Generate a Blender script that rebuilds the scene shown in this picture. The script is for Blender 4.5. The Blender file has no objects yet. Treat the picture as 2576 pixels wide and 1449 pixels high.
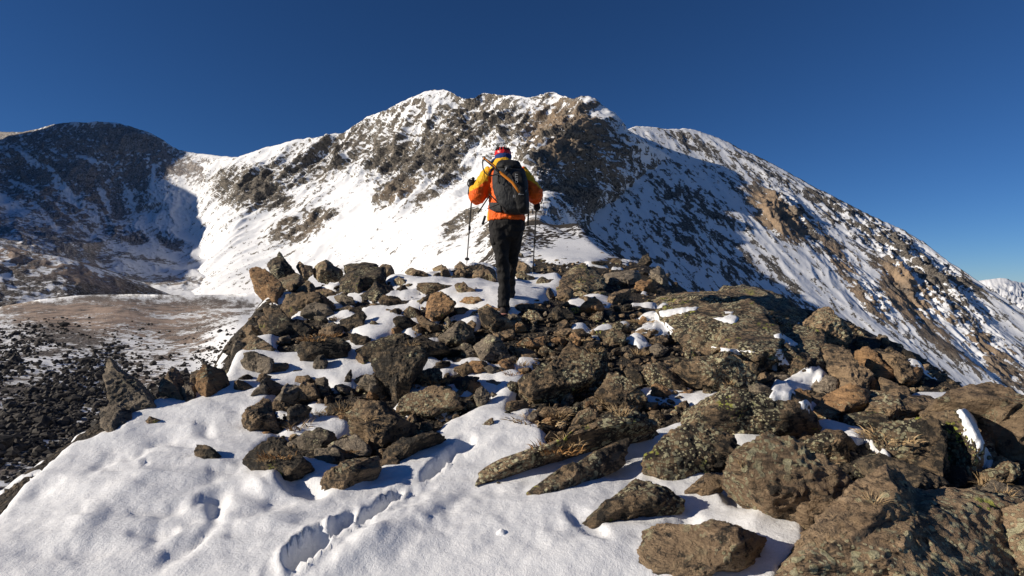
import bpy, math, random
import numpy as np
from mathutils import Vector, Matrix, noise as mnoise

# ------------------------------------------------------------------ camera, sky, sun
SC = bpy.context.scene
COL = SC.collection
PW, PH = 2576.0, 1449.0            # picture units in which positions were measured
F = 1405.0                         # focal length in those units (85 degree lens)
CX, CY = PW / 2, PH / 2

cam_d = bpy.data.cameras.new("camera"); cam = bpy.data.objects.new("camera", cam_d); COL.objects.link(cam)
cam_d.sensor_width = 36; cam_d.lens = 36 * F / PW
cam_d.clip_start = 0.05; cam_d.clip_end = 30000
cam.location = (0, 0, 0); cam.rotation_euler = (math.radians(90), 0, 0)
SC.camera = cam

SUN_EL = math.radians(22.0)
SUN_AZ = math.radians(256.0)        # compass bearing of the sun, clockwise from +Y
to_sun = Vector((math.sin(SUN_AZ) * math.cos(SUN_EL), math.cos(SUN_AZ) * math.cos(SUN_EL), math.sin(SUN_EL)))
world = bpy.data.worlds.new("World"); SC.world = world; world.use_nodes = True
wn = world.node_tree; wn.nodes.clear()
wo = wn.nodes.new("ShaderNodeOutputWorld"); wb = wn.nodes.new("ShaderNodeBackground"); sk = wn.nodes.new("ShaderNodeTexSky")
sk.sky_type = 'NISHITA'; sk.sun_disc = False; sk.sun_elevation = SUN_EL; sk.sun_rotation = SUN_AZ
sk.altitude = 3600; sk.air_density = 1.05; sk.dust_density = 0.0; sk.ozone_density = 5.0
hsv = wn.nodes.new('ShaderNodeHueSaturation'); hsv.inputs['Saturation'].default_value = 1.10
wn.links.new(sk.outputs[0], hsv.inputs['Color']); mxs = wn.nodes.new('ShaderNodeMix'); mxs.data_type = 'RGBA'; mxs.blend_type = 'MULTIPLY'; mxs.inputs[0].default_value = 1; mxs.inputs[7].default_value = (.80, .93, 1.10, 1)
wn.links.new(hsv.outputs[0], mxs.inputs[6]); wn.links.new(mxs.outputs[2], wb.inputs[0]); wn.links.new(wb.outputs[0], wo.inputs[0])
wb.inputs[1].default_value = 0.055
sun_d = bpy.data.lights.new("sun", 'SUN'); sun = bpy.data.objects.new("sun", sun_d); COL.objects.link(sun)
sun_d.energy = 5.0; sun_d.angle = math.radians(0.5); sun_d.color = (1.0, 0.90, 0.76)
sun.rotation_euler = to_sun.to_track_quat('Z', 'Y').to_euler()
SC.view_settings.view_transform = 'Standard'; SC.view_settings.look = 'None'
SC.view_settings.exposure = 0.14; SC.view_settings.gamma = 1.0; SC.view_settings.use_curve_mapping = False

# ------------------------------------------------------------------ numpy noise
_r = np.random.RandomState(7)
_perm = np.concatenate([_r.permutation(256)] * 2).astype(np.int32)
_g = _r.normal(size=(256, 3)); _g = (_g / np.linalg.norm(_g, axis=1)[:, None]).astype(np.float32)

def perlin(p):
    p = np.asarray(p, np.float32); i = np.floor(p).astype(np.int32); f = p - i; i &= 255
    u = f * f * f * (f * (f * 6 - 15) + 10)
    def grad(dx, dy, dz):
        h = _perm[_perm[_perm[(i[:, 0] + dx) & 255] + ((i[:, 1] + dy) & 255)] + ((i[:, 2] + dz) & 255)]
        g = _g[h]
        return g[:, 0] * (f[:, 0] - dx) + g[:, 1] * (f[:, 1] - dy) + g[:, 2] * (f[:, 2] - dz)
    def lx(dy, dz):
        a = grad(0, dy, dz); return a + u[:, 0] * (grad(1, dy, dz) - a)
    a = lx(0, 0); a = a + u[:, 1] * (lx(1, 0) - a)
    b = lx(0, 1); b = b + u[:, 1] * (lx(1, 1) - b)
    return (a + u[:, 2] * (b - a)) * 1.6

def fbm(p, octv=4, lac=2.03, gain=0.5):
    s = 0; a = 1.0; q = np.array(p, np.float32); t = 0
    for k in range(octv):
        s = s + a * perlin(q); t += a; a *= gain; q = q * lac + 17.31
    return s / t

def ridged(p, octv=4, lac=2.07, gain=0.55):
    s = 0; a = 1.0; q = np.array(p, np.float32); t = 0; w = 1.0
    for k in range(octv):
        n = 1 - np.abs(perlin(q)) * 1.5; n = np.clip(n, 0, 1); n = n * n * w
        s = s + a * n; t += a; w = np.clip(n * 1.6, 0, 1); a *= gain; q = q * lac + 9.7
    return s / t

def sstep(a, b, x):
    t = np.clip((x - a) / (b - a), 0, 1); return t * t * (3 - 2 * t)

def tps(cu, cv, q, reg=1e-4):
    cu = np.asarray(cu, float); cv = np.asarray(cv, float); n = len(cu)
    def k(r2): return 0.5 * r2 * np.log(r2 + 1e-9)
    K = k(((cu[:, None] - cu[None]) ** 2).sum(-1)) + reg * np.eye(n)
    P = np.hstack([np.ones((n, 1)), cu]); A = np.zeros((n + 3, n + 3)); A[:n, :n] = K; A[:n, n:] = P; A[n:, :n] = P.T
    w = np.linalg.solve(A, np.concatenate([cv, [0, 0, 0]]))
    q = np.asarray(q, float); out = np.empty(len(q))
    for s in range(0, len(q), 60000):
        e = q[s:s + 60000]
        out[s:s + 60000] = k(((e[:, None] - cu[None]) ** 2).sum(-1)) @ w[:n] + w[n] + e @ w[n + 1:]
    return out

def ray(px, py, Y):
    """the place Y metres ahead that is seen at (px, py)"""
    px, py, Y = np.broadcast_arrays(np.asarray(px, float), np.asarray(py, float), np.asarray(Y, float))
    return np.stack([(px - CX) / F * Y, Y, (CY - py) / F * Y], -1)

def to_px(P):
    return CX + P[:, 0] / P[:, 1] * F, CY - P[:, 2] / P[:, 1] * F

def grid_faces(nu, nv):
    i = np.arange(nu * nv).reshape(nv, nu)
    return np.stack([i[:-1, :-1], i[:-1, 1:], i[1:, 1:], i[1:, :-1]], -1).reshape(-1, 4)

def make_mesh(name, V, Fc, mat=None, attrs=None, smooth=True, parent=None, mats=None):
    me = bpy.data.meshes.new(name); V = np.asarray(V, np.float32); Fc = np.asarray(Fc, np.int32)
    k = Fc.shape[1]; me.vertices.add(len(V)); me.vertices.foreach_set("co", V.ravel())
    me.loops.add(Fc.size); me.loops.foreach_set("vertex_index", Fc.ravel())
    me.polygons.add(len(Fc)); me.polygons.foreach_set("loop_start", np.arange(0, Fc.size, k, dtype=np.int32))
    me.polygons.foreach_set("loop_total", np.full(len(Fc), k, np.int32))
    me.update(calc_edges=True)
    me.polygons.foreach_set("use_smooth", np.full(len(Fc), smooth))
    for an, av in (attrs or {}).items():
        a = me.attributes.new(an, 'FLOAT', 'POINT'); a.data.foreach_set("value", np.asarray(av, np.float32))
    if mat: me.materials.append(mat)
    o = bpy.data.objects.new(name, me); COL.objects.link(o)
    if parent: o.parent = parent
    return o

def link(name, me, parent=None):
    o = bpy.data.objects.new(name, me); COL.objects.link(o)
    if parent: o.parent = parent
    return o

def tag(o, label=None, cat=None, group=None, kind=None):
    if label: o["label"] = label
    if cat: o["category"] = cat
    if group: o["group"] = group
    if kind: o["kind"] = kind
    return o

def vnormals(V, nu, nv):
    G = V.reshape(nv, nu, 3); du = np.gradient(G, axis=1); dv = np.gradient(G, axis=0)
    n = np.cross(dv, du); n /= np.linalg.norm(n, axis=-1, keepdims=True) + 1e-12
    return n.reshape(-1, 3)

# ------------------------------------------------------------------ material helper
class NT:
    def __init__(s, name):
        s.m = bpy.data.materials.new(name); s.m.use_nodes = True; s.t = s.m.node_tree; s.t.nodes.clear()
        s.out = s.n("ShaderNodeOutputMaterial"); s.b = s.n("ShaderNodeBsdfPrincipled")
        s.l(s.b.outputs[0], s.out.inputs[0]); s.b.inputs["Roughness"].default_value = 0.8
        s.b.inputs["Specular IOR Level"].default_value = 0.3
        s.g = s.n("ShaderNodeNewGeometry"); s.tc = s.n("ShaderNodeTexCoord")
    def n(s, t): return s.t.nodes.new(t)
    def l(s, a, b): s.t.links.new(a, b)
    def inp(s, sock, v):
        if isinstance(v, (int, float)): sock.default_value = v
        elif isinstance(v, (tuple, list)): sock.default_value = (*v, 1) if len(v) == 3 and sock.type == 'RGBA' else v
        else: s.l(v, sock)
    def noise(s, vec, scale, detail=4, rough=0.55, dist=0.0):
        n = s.n("ShaderNodeTexNoise"); s.l(vec, n.inputs["Vector"]); n.inputs["Scale"].default_value = scale
        n.inputs["Detail"].default_value = detail; n.inputs["Roughness"].default_value = rough
        n.inputs["Distortion"].default_value = dist; return n.outputs["Fac"]
    def voro(s, vec, scale, feature='F1', out="Distance", rnd=1.0):
        n = s.n("ShaderNodeTexVoronoi"); n.feature = feature; s.l(vec, n.inputs["Vector"])
        n.inputs["Scale"].default_value = scale; n.inputs["Randomness"].default_value = rnd; return n.outputs[out]
    def math(s, op, a, b=0.0, c=0.0, clamp=False):
        n = s.n("ShaderNodeMath"); n.operation = op; n.use_clamp = clamp
        for i, v in enumerate((a, b, c)): s.inp(n.inputs[i], v)
        return n.outputs[0]
    def ss(s, x, a, b):
        n = s.n("ShaderNodeMapRange"); n.interpolation_type = 'SMOOTHSTEP'; s.inp(n.inputs["Value"], x)
        n.inputs["From Min"].default_value = a; n.inputs["From Max"].default_value = b; return n.outputs[0]
    def mix(s, f, a, b, mode='MIX'):
        n = s.n("ShaderNodeMix"); n.data_type = 'RGBA'; n.blend_type = mode
        s.inp(n.inputs[0], f); s.inp(n.inputs[6], a); s.inp(n.inputs[7], b); return n.outputs[2]
    def attr(s, name):
        n = s.n("ShaderNodeAttribute"); n.attribute_name = name; return n.outputs["Fac"]
    def map(s, vec, scale=(1, 1, 1), rot=(0, 0, 0)):
        n = s.n("ShaderNodeMapping"); s.l(vec, n.inputs[0]); n.inputs["Scale"].default_value = scale
        n.inputs["Rotation"].default_value = rot; return n.outputs[0]
    def bump(s, h, dist, strength=1.0, prev=None):
        n = s.n("ShaderNodeBump"); s.inp(n.inputs["Height"], h); n.inputs["Distance"].default_value = dist
        n.inputs["Strength"].default_value = strength
        if prev: s.l(prev, n.inputs["Normal"])
        return n.outputs[0]

def mountain_mat(name, sc, rock_a, rock_b, tan, edge=0.05, dark=(0.035, 0.032, 0.029), frost=0.0, streak=None):
    """snow and rock, split by the vertex attribute 'rock' and by noise finer than the mesh"""
    m = NT(name); P = m.g.outputs["Position"]
    Pn = m.map(P, streak[0], streak[1]) if streak else P
    n1 = m.noise(Pn, sc, 4, 0.62, .4); n2 = m.noise(P, sc * 3.3, 4, 0.7); n3 = m.noise(P, sc * 0.23, 4, 0.6)
    v = m.math('ADD', m.attr("rock"), m.math('MULTIPLY', m.math('SUBTRACT', n1, 0.5), 2.7))
    v = m.math('ADD', v, m.math('MULTIPLY', m.math('SUBTRACT', n2, 0.5), 1.5))
    f = m.ss(v, 0.5 - edge, 0.5 + edge)
    rc = m.mix(m.ss(n2, 0.35, 0.65), rock_a, rock_b)
    rc = m.mix(m.ss(m.math('ADD', m.math('MULTIPLY', n1, .4), m.math('MULTIPLY', n2, .6)), 0.53, 0.44), rc, dark)  # crevice shade put into the rock colour where the noise runs low
    rc = m.mix(m.math('MULTIPLY', m.attr("tan"), m.ss(n3, 0.3, 0.6)), rc, tan)
    if frost: rc = m.mix(m.math('MULTIPLY', m.ss(n2, 0.5, 0.62), frost), rc, (0.6, 0.62, 0.66))
    c = m.mix(f, (0.86, 0.87, 0.885), rc)
    m.l(c, m.b.inputs["Base Color"]); m.b.inputs["Roughness"].default_value = 0.85
    h = m.math('ADD', m.math('MULTIPLY', n1, 0.75), m.math('MULTIPLY', n2, 0.35))
    h = m.math('MULTIPLY', h, m.math('ADD', m.math('MULTIPLY', f, 0.95), 0.05))
    m.l(m.bump(h, 4.6 * (0.10 / sc), 1.0), m.b.inputs["Normal"])
    return m.m

# ------------------------------------------------------------------ far terrain
def sheet(name, sky, bot, ctrl, nu, nt, relief, mat, gauss_rock, gauss_tan, base_rock, jag=3.0, x0=None, x1=None,
          back=(10, 26.0, 20.0), depth=None, expo=1.0, seed=0):
    sky = np.array(sky, float); bot = np.array(bot, float)
    x0 = sky[0, 0] if x0 is None else x0; x1 = sky[-1, 0] if x1 is None else x1
    px = np.linspace(x0, x1, nu); top = np.interp(px, sky[:, 0], sky[:, 1]); bo = np.interp(px, bot[:, 0], bot[:, 1])
    top = top + jag * fbm(np.stack([px / 34, px * 0 + seed, px * 0], 1), 5, gain=0.65)
    t = np.linspace(0, 1, nt) ** expo
    PX = np.broadcast_to(px, (nt, nu)); PY = top[None] + (bo - top)[None] * t[:, None]
    q = np.stack([PX.ravel() / 400, PY.ravel() / 400], 1)
    if depth is not None: Y = depth(PX.ravel(), PY.ravel())
    else:
        c = np.array(ctrl, float); Y = np.exp(tps(c[:, :2] / 400, np.log(c[:, 2]), q, 1e-3))
    V = ray(PX.ravel(), PY.ravel(), Y)
    # the far side of the crest, falling away behind it
    nb, dy, dz = back
    crest = V[:nu]
    rows = [crest + np.array([0, dy * k, -dz * k * min(1, 0.25 + k * .1)]) for k in range(nb, 0, -1)]
    V = np.concatenate(rows + [V]); nv = nt + nb
    ppx = np.concatenate([np.tile(px, nb), PX.ravel()]); ppy = np.concatenate([np.tile(top, nb), PY.ravel()])
    N = vnormals(V, nu, nv)
    disp, hi = relief(V, ppx, ppy)
    fade = np.ones(nv); fade[:nb + 1] = 0.35; fade[nb + 1:nb + 8] = np.linspace(.35, 1, 7)
    # relief moves the surface out along its own normal
    D = disp * np.repeat(fade, nu) * np.clip(V[:, 1] / 750, 0.02, 1.2)
    V = V + N * D[:, None]
    N2 = vnormals(V, nu, nv)
    rock = base_rock + np.zeros(len(V)); tan = np.zeros(len(V))
    for (gx, gy, rx, ry, ang, val) in gauss_rock: rock += val * gauss(ppx, ppy, gx, gy, rx, ry, ang)
    for (gx, gy, rx, ry, ang, val) in gauss_tan: tan += val * gauss(ppx, ppy, gx, gy, rx, ry, ang)
    steep = np.clip(1 - np.abs(N2[:, 2]), 0, 1); st0 = np.clip(1 - np.abs(N[:, 2]), 0, 1)
    rock = rock + (steep - st0) * 1.3 + (hi - 0.36) * 1.7 * sstep(0.08, 0.35, rock)
    return make_mesh(name, V, grid_faces(nu, nv), mat, {"rock": np.clip(rock, -1, 2), "tan": np.clip(tan, 0, 1)})

def gauss(x, y, gx, gy, rx, ry, ang):
    a = math.radians(ang); dx, dy = x - gx, y - gy
    u = (dx * math.cos(a) + dy * math.sin(a)) / rx; v = (-dx * math.sin(a) + dy * math.cos(a)) / ry
    r = u * u + v * v
    return np.exp(-r * r)      # flat-topped bump

def mk_relief(dirx, diry, amps, rockamp, cliffs=None):
    """ribs and gullies that run down the slope (direction dirx, diry on the ground) plus crags"""
    L = math.hypot(dirx, diry); dx, dy = dirx / L, diry / L
    def f(V, px, py):
        u = V[:, 0] * -dy + V[:, 1] * dx; w = V[:, 0] * dx + V[:, 1] * dy
        wob = fbm(V / 150.0, 3) * 40
        d = 0
        for lam, amp, el in amps:
            d = d + amp * (ridged(np.stack([(u + wob) / lam, w / (lam * el), V[:, 2] / (lam * el)], 1), 3) - 0.4)
        k = np.ones(len(V))
        if cliffs is not None:
            k = 0.10 + np.zeros(len(V))
            for (gx, gy, rx, ry, ang, val) in cliffs: k += val * gauss(px, py, gx, gy, rx, ry, ang)
            k = np.clip(k, 0.06, 1.4)
        hi = .55 * ridged(np.stack([u / 26, w / 60, V[:, 2] / 50], 1), 5, gain=.62) + .45 * ridged(np.stack([u / 10, w / 26, V[:, 2] / 20], 1) + 7, 4, gain=.62)
        d = d * (0.35 + 0.65 * k) + rockamp * k * (hi - 0.35) + rockamp * .3 * k * fbm(V / 9.0, 3)
        return d, hi
    return f
# main peak: snow slopes on the left, the spine, and the shaded face to its right
A_SKY = [(470,420),(540,402),(590,396),(620,388),(700,363),(780,346),(860,335),(880,322),(920,295),(950,284),(980,270),(1030,246),(1048,240),
         (1075,231),(1115,224),(1135,232),(1150,240),(1175,241),(1190,244),(1203,234),(1215,230),(1235,235),(1260,237),(1300,240),(1330,244),
         (1355,236),(1390,232),(1415,241),(1435,247),(1460,243),(1480,243),(1500,252),(1520,266),(1540,282),(1560,301),(1585,326),(1610,347),
         (1640,368),(1700,400),(1800,470),(2000,640),(2200,820)]
A_BOT = [(470,752),(700,752),(1000,735),(1200,705),(1290,640),(1340,572),(1420,590),(1600,720),(1800,860),(2200,1050)]
A_C = [(470,420,1760),(475,500,1560),(470,600,1330),(590,396,1500),(700,363,1420),(860,335,1320),(980,270,1230),(1115,224,1150),(1260,237,1090),(1390,232,1010),(1480,243,930),
       (1560,300,900),(1610,347,880),(1700,420,985),(1800,470,1010),(2200,820,1000),
       (1350,420,640),(1420,380,700),(1500,325,810),(1345,470,500),(1340,520,400),(1345,560,170),
       (1290,400,780),(1300,320,900),(1380,320,840),(1200,400,880),(1200,500,660),(1260,560,430),(1100,450,850),(1000,600,700),(900,500,1020),
       (1000,400,1060),(650,600,1060),(600,480,1300),(560,560,1180),(480,650,1200),(480,740,890),(540,680,960),(700,700,800),(800,640,850),(1000,690,560),(1150,650,400),(1250,640,280),(1220,700,200),
       (1600,500,841),(1500,500,716),(1420,460,672),(1700,560,915),(1700,700,735),(1900,800,882),(1500,650,595),(1460,560,626),(1600,720,622),(2200,1050,1027)]
A_CL = [(1115,330,190,85,0,.9),(900,400,110,60,25,.8),(1010,420,80,110,40,.8),(1130,450,60,60,0,.8),(1230,300,120,60,0,.8),(1400,330,90,100,0,1.0),
        (1330,380,60,50,0,.8),(1500,400,140,110,30,1.0),(1640,560,160,60,45,.5),(720,440,150,50,-20,.75),(770,570,95,35,-20,.8),(620,470,90,60,10,.8),
        (1000,490,60,32,-35,.9),(1160,560,50,70,40,.5),(1250,610,50,60,0,.7),(1400,490,120,60,40,.9)]
A_R = [(1150,330,260,110,0,.12),(760,440,230,90,-20,.07),(900,350,220,60,-22,.10),(1680,440,120,50,40,.35),(1000,420,130,110,40,.10),(900,565,130,3,-32,.5),(1000,625,110,3,-38,.5),(700,650,100,3,-28,.45),(1100,640,80,3,-42,.45),(860,600,70,2,-30,.45),(760,690,140,10,-8,.3),(1115,330,175,85,0,.26),(930,360,80,70,0,.30),(1010,420,60,90,40,.36),(1230,290,110,60,0,.34),(1400,330,80,90,0,.42),(1480,290,60,55,30,.35),
       (1330,400,34,30,0,.3),(1520,400,130,75,40,.75),(1440,440,90,60,40,.8),(1640,560,220,60,45,.42),(1500,560,130,75,45,.42),(1470,520,90,40,40,.4),
       (1800,700,200,80,45,.34),(730,430,120,45,-25,.36),(765,572,100,34,-20,.78),(800,505,60,22,-25,.3),(620,480,90,50,20,.46),(560,470,40,40,0,.35),(690,500,80,26,10,.40),
       (995,485,66,28,-35,.66),(1070,502,44,24,-35,.64),(1130,425,45,55,0,.36),(1100,380,45,60,30,.3),(820,430,50,40,0,.3),
       (1160,565,24,66,48,.55),(1235,615,42,60,0,.62),(1260,560,40,40,0,.3),(1340,555,40,40,0,.6),(540,400,40,10,0,.2),
       (700,700,260,22,0,.16),(520,640,70,25,-40,-.2),(1190,400,30,110,28,-.42),(1120,520,45,120,52,-.5),(1060,300,12,90,35,-.38),(900,560,130,40,-30,-.45),(1285,360,16,60,20,-.35),
       (940,460,14,70,50,-.35),(1250,330,14,50,10,-.25),(860,470,120,16,-38,-.3),(1020,330,10,60,50,-.3)]
A_T = [(1390,320,70,70,0,.75),(1480,285,50,40,30,.85),(1540,400,30,60,-30,.6),(1340,560,40,40,0,.7),(1010,500,60,30,-30,.35),(770,570,80,30,0,.3),(1430,420,60,40,0,.2)]
rockA, rockB, tanC = (0.135, 0.115, 0.093), (0.23, 0.20, 0.16), (0.38, 0.27, 0.175)
mat_A = mountain_mat("main_peak_snow_and_rock", 0.105, rockA, rockB, tanC)
main_peak = sheet("mountain", A_SKY, A_BOT, A_C, 740, 300,
    mk_relief(-0.75, -0.66, [(150, 24, 3.0), (55, 13, 2.6)], 8, A_CL), mat_A, A_R, A_T, 0.02, jag=7, seed=1)
tag(main_peak, "snowy rocky main peak with a dark shaded right face behind the hiker", kind="structure")

# long shoulder on the right
B_SKY = [(1430,345),(1560,330),(1600,318),(1650,320),(1680,325),(1720,322),(1750,328),(1790,341),(1830,358),(1870,379),(1910,396),(1960,421),(2000,442),(2050,471),(2090,490),
         (2130,511),(2170,530),(2200,543),(2230,556),(2272,577),(2300,594),(2330,612),(2369,643),(2400,664),(2430,684),(2465,709),(2520,745),(2576,782),(2660,840)]
B_BOT = [(1430,1150),(2660,1200)]
def B_depth(px, py):
    a = (px - CX) / F; b = (CY - py) / F
    Y = 433 / np.maximum(.771 - .31 * a - b, 0.2)
    return Y
B_CL = [(1960,540,40,70,-35,1.2),(2250,620,320,60,42,.5),(2300,740,90,40,50,1.),(2330,700,220,45,45,.6),(2100,640,300,40,48,.4),(2500,900,120,50,45,.6),(2200,760,60,30,45,.8),(2400,700,60,20,45,.8)]
B_R = [(1720,350,70,18,20,.33),(1760,380,60,16,25,.3),(1820,400,90,14,25,.25),(1960,450,140,22,28,.34),(1900,420,60,12,28,.2),(2150,540,150,30,30,.36),(1925,525,36,80,-33,.75),(1990,580,26,50,-40,.55),
       (1860,470,60,24,40,.28),(2060,560,90,24,42,.25),(2180,640,160,22,44,.42),(2260,720,44,70,-38,.6),(2340,690,140,20,44,.45),(2110,640,60,16,50,.5),(2160,740,130,18,52,.48),
       (2300,800,130,24,50,.5),(2360,850,60,30,45,.5),(2440,720,90,18,48,.45),(2500,880,120,26,48,.5),(2420,900,60,20,40,.45),(1750,520,230,60,46,.20),(1850,660,280,70,48,.2),(1700,640,160,90,48,.2),(2000,560,150,30,40,.3),
       (2040,780,200,20,50,.36),(2560,950,100,30,45,.4),(2280,940,80,20,45,.4),(2000,690,300,12,48,-.25),(2230,850,260,12,48,-.3),(2030,520,200,10,36,-.25),(2450,800,160,10,48,-.3),(2120,860,140,14,50,-.2),
       (1660,345,50,10,20,-.1),(2180,660,200,8,46,-.3)]
B_T = [(1925,525,40,80,-33,.95),(1990,580,30,50,-40,.8),(2260,730,80,60,45,.9),(2180,720,120,40,50,.7),(2340,800,120,50,45,.8),(2500,900,120,60,45,.6),(2100,640,60,20,50,.6),(2150,700,40,60,-40,.5)]
mat_B = mountain_mat("shoulder_snow_and_rock", 0.12, (0.13, 0.115, 0.098), (0.21, 0.185, 0.155), tanC, edge=0.06, streak=((1.0, .5, .5), (0, 0, 0)))
shoulder = sheet("mountain", B_SKY, B_BOT, None, 560, 270,
    mk_relief(0.31, -0.771, [(120, 14, 4.0), (42, 6, 4.0)], 9, B_CL), mat_B, B_R, B_T, 0.22, jag=4, depth=B_depth, seed=2)
tag(shoulder, "long snow streaked shoulder of the mountain running down to the right", kind="structure")

# dome and cirque on the left
C_SKY = [(-120,336),(-60,332),(0,330),(40,333),(60,332),(100,322),(130,312),(180,308),(240,304),(290,309),(330,319),(365,330),(400,346),(425,362),(450,376),(490,386),(540,392),(590,396),(640,400),(680,420)]
C_BOT = [(-120,760),(680,800)]
C_C = [(-120,336,1850),(0,330,1850),(240,305,1780),(400,345,1800),(490,385,1780),(620,400,1620),(680,420,1560),(0,450,1480),(200,450,1550),(400,450,1620),(560,440,1560),(640,470,1450),
       (0,560,1130),(150,560,1240),(270,590,1300),(400,560,1400),(450,600,1300),(560,560,1290),(450,650,1170),(300,640,1080),(150,630,930),(0,610,850),(-120,600,800),(450,740,860),(200,760,700),(-120,760,600),(680,800,800)]
C_CL = [(200,380,260,70,0,.5),(120,480,200,70,30,.5),(340,480,140,60,0,.4),(550,440,60,40,20,.5),(100,600,160,40,20,.4),(330,590,60,22,0,.5),(420,605,30,24,30,.5)]
C_R = [(180,345,260,46,4,.95),(360,360,90,24,25,.7),(60,420,190,46,0,.55),(300,430,150,46,0,.62),(210,460,110,44,20,.55),(150,520,170,34,42,.62),(60,500,120,24,35,.5),(330,490,40,70,8,.55),
       (250,510,36,80,-30,.5),(300,520,26,50,0,.35),(60,600,220,50,18,.55),(180,610,90,24,28,.42),(320,592,52,17,3,.62),(345,600,26,14,0,.5),(412,600,26,10,45,.85),(440,618,34,14,20,.55),(500,430,120,34,8,.36),
       (450,430,60,22,0,.3),(560,450,60,28,20,.3),(400,530,14,10,0,.4),(300,525,20,12,30,.6),(330,640,90,7,8,.42),(400,655,80,6,8,.4),(250,690,300,16,6,.4),(420,700,120,10,8,.36),
       (258,485,9,46,-27,-.95),(318,480,10,44,-22,-.85),(312,510,7,30,-10,-.7),(386,450,6,38,0,-.8),(160,470,10,60,-40,-.8),(100,415,60,7,28,-.6),(235,400,60,5,8,-.6),(60,470,10,60,-50,-.5),(120,545,8,60,-42,-.5),(200,560,90,6,40,-.5)]
C_T = []
mat_C = mountain_mat("dome_snow_and_rock", 0.10, (0.25, 0.205, 0.17), (0.37, 0.32, 0.28), (0.2, .16, .12), edge=0.14, dark=(0.10, 0.09, 0.085), frost=0.5, streak=((1.0, .5, .5), (0, 0, 0)))
dome = sheet("mountain", C_SKY, C_BOT, C_C, 440, 240,
    mk_relief(0.62, -0.78, [(170, 24, 3.5), (60, 9, 3.5)], 9, C_CL), mat_C, C_R, C_T, 0.03, jag=3, seed=3)
tag(dome, "dark rounded mountain with a shaded snow bowl on the left", kind="structure")

# valley: brown hill, meadow, block field
D1 = sheet("hill", [(-160,585),(-60,600),(0,614),(60,630),(150,645),(200,660),(250,679),(330,713),(380,738),(480,762),(560,790)], [(-160,850),(560,850)],
    [(-160,585,500),(0,614,520),(150,645,530),(250,679,540),(380,738,560),(480,762,560),(560,790,560),(-160,850,330),(560,850,430),(200,780,430)], 300, 120,
    mk_relief(0.7, -0.7, [(60, 6, 2.0), (22, 2.5, 2)], 2.0), mountain_mat("hill_ground", 0.16, (0.10, 0.082, 0.066), (0.17, 0.138, 0.11), (0.33, 0.24, 0.18), edge=0.12, frost=.3),
    [(60,660,200,50,20,.5),(250,710,140,34,22,.45),(330,735,120,24,20,.4),(100,760,300,36,0,.4),(190,665,60,5,12,-.4),(150,700,60,6,25,-.35)], [(60,650,260,34,12,1.0),(200,690,120,26,20,.8)], 0.3, jag=2, seed=4, back=(6, 22, 8))
tag(D1, "brown frosted hill at the left edge below the snow bowl", kind="structure")
D2C = [(-160,800,330),(20,768,370),(200,742,420),(450,742,480),(640,742,520),(760,700,600),(850,690,600),(300,800,290),(300,900,185),(100,900,170),(300,1000,115),(100,1000,108),(-160,1000,100),(500,900,180),(600,800,260),(700,800,240),(850,800,200),
       (450,1000,110),(600,950,125),(850,950,100),(100,1200,56),(-160,1200,54),(400,1100,75),(850,1100,60),(400,1449,34),(0,1449,32),(-160,1449,30),(850,1449,34)]
D2 = sheet("valley_floor", [(-160,800),(-60,786),(20,768),(100,753),(200,743),(330,740),(450,742),(560,741),(640,738),(700,715),(760,700),(850,690)], [(-160,1449),(850,1449)],
    D2C, 420, 300, mk_relief(0.8, -0.3, [(28, 1.3, 1.5), (9, .5, 1.2)], 0.7),
    mountain_mat("valley_ground", 0.42, (0.10, 0.08, 0.064), (0.19, 0.15, 0.12), (0.44, 0.32, 0.24), edge=0.10, frost=.25),
    [(100,1080,360,260,0,.16),(330,765,420,26,0,.34),(300,800,360,52,0,.46),(330,850,220,60,8,.4),(120,780,200,20,0,.3),(100,950,280,140,10,.34),(100,1150,280,150,10,.3),(470,840,70,44,-20,.25),(430,950,90,34,-10,.35),
     (600,830,70,20,-30,-.4),(560,900,110,20,-30,-.42),(690,745,50,8,0,-.3),(600,880,60,30,-40,-.3)],
    [(250,790,330,34,0,1.0),(380,840,160,50,10,.7),(430,950,90,30,-10,.6)], 0.12, jag=.7, seed=5, back=(6, 25, 10), expo=0.75)
tag(D2, "valley floor with snow, stones and pale brown grass at the lower left", kind="structure")
# far white summit on the right and the low ground that reaches the horizon
E1 = sheet("mountain", [(2300,760),(2380,742),(2440,716),(2470,706),(2500,702),(2530,702),(2576,709),(2640,716),(2760,760)], [(2300,1100),(2760,1100)],
    [(2300,760,4200),(2500,703,4000),(2760,760,4200),(2300,1100,2600),(2760,1100,2600),(2500,850,3300)], 160, 90,
    mk_relief(0.5, -0.8, [(500, 70, 2.0), (160, 22, 2)], 20), mountain_mat("distant_snow", 0.014, (0.2, 0.17, 0.15), (0.26, 0.22, 0.2), tanC, edge=.25),
    [], [], -0.15, jag=2, seed=6, back=(6, 150, 60))
tag(E1, "far white summit behind the shoulder at the right edge", kind="structure")
xs = np.concatenate([-np.geomspace(9000, 40, 90), np.geomspace(40, 9000, 90)]); ys = np.linspace(-1500, 9500, 160)
GX, GY = np.meshgrid(xs, ys); Pg = np.stack([GX.ravel(), GY.ravel(), GX.ravel() * 0], 1)
Pg[:, 2] = -420 + 60 * fbm(Pg / 900.0, 5) + 12 * fbm(Pg / 120.0, 3)
mat_G = mountain_mat("lowland", 0.03, (0.14, 0.11, 0.085), (0.2, 0.16, 0.12), (0.3, .22, .14), edge=.2)
low = make_mesh("ground", Pg, grid_faces(180, 160), mat_G, {"rock": 0.45 + .5 * fbm(Pg / 300.0, 3), "tan": np.full(len(Pg), .6)})
tag(low, "broad snow dusted low ground around the mountains", kind="structure")

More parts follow.
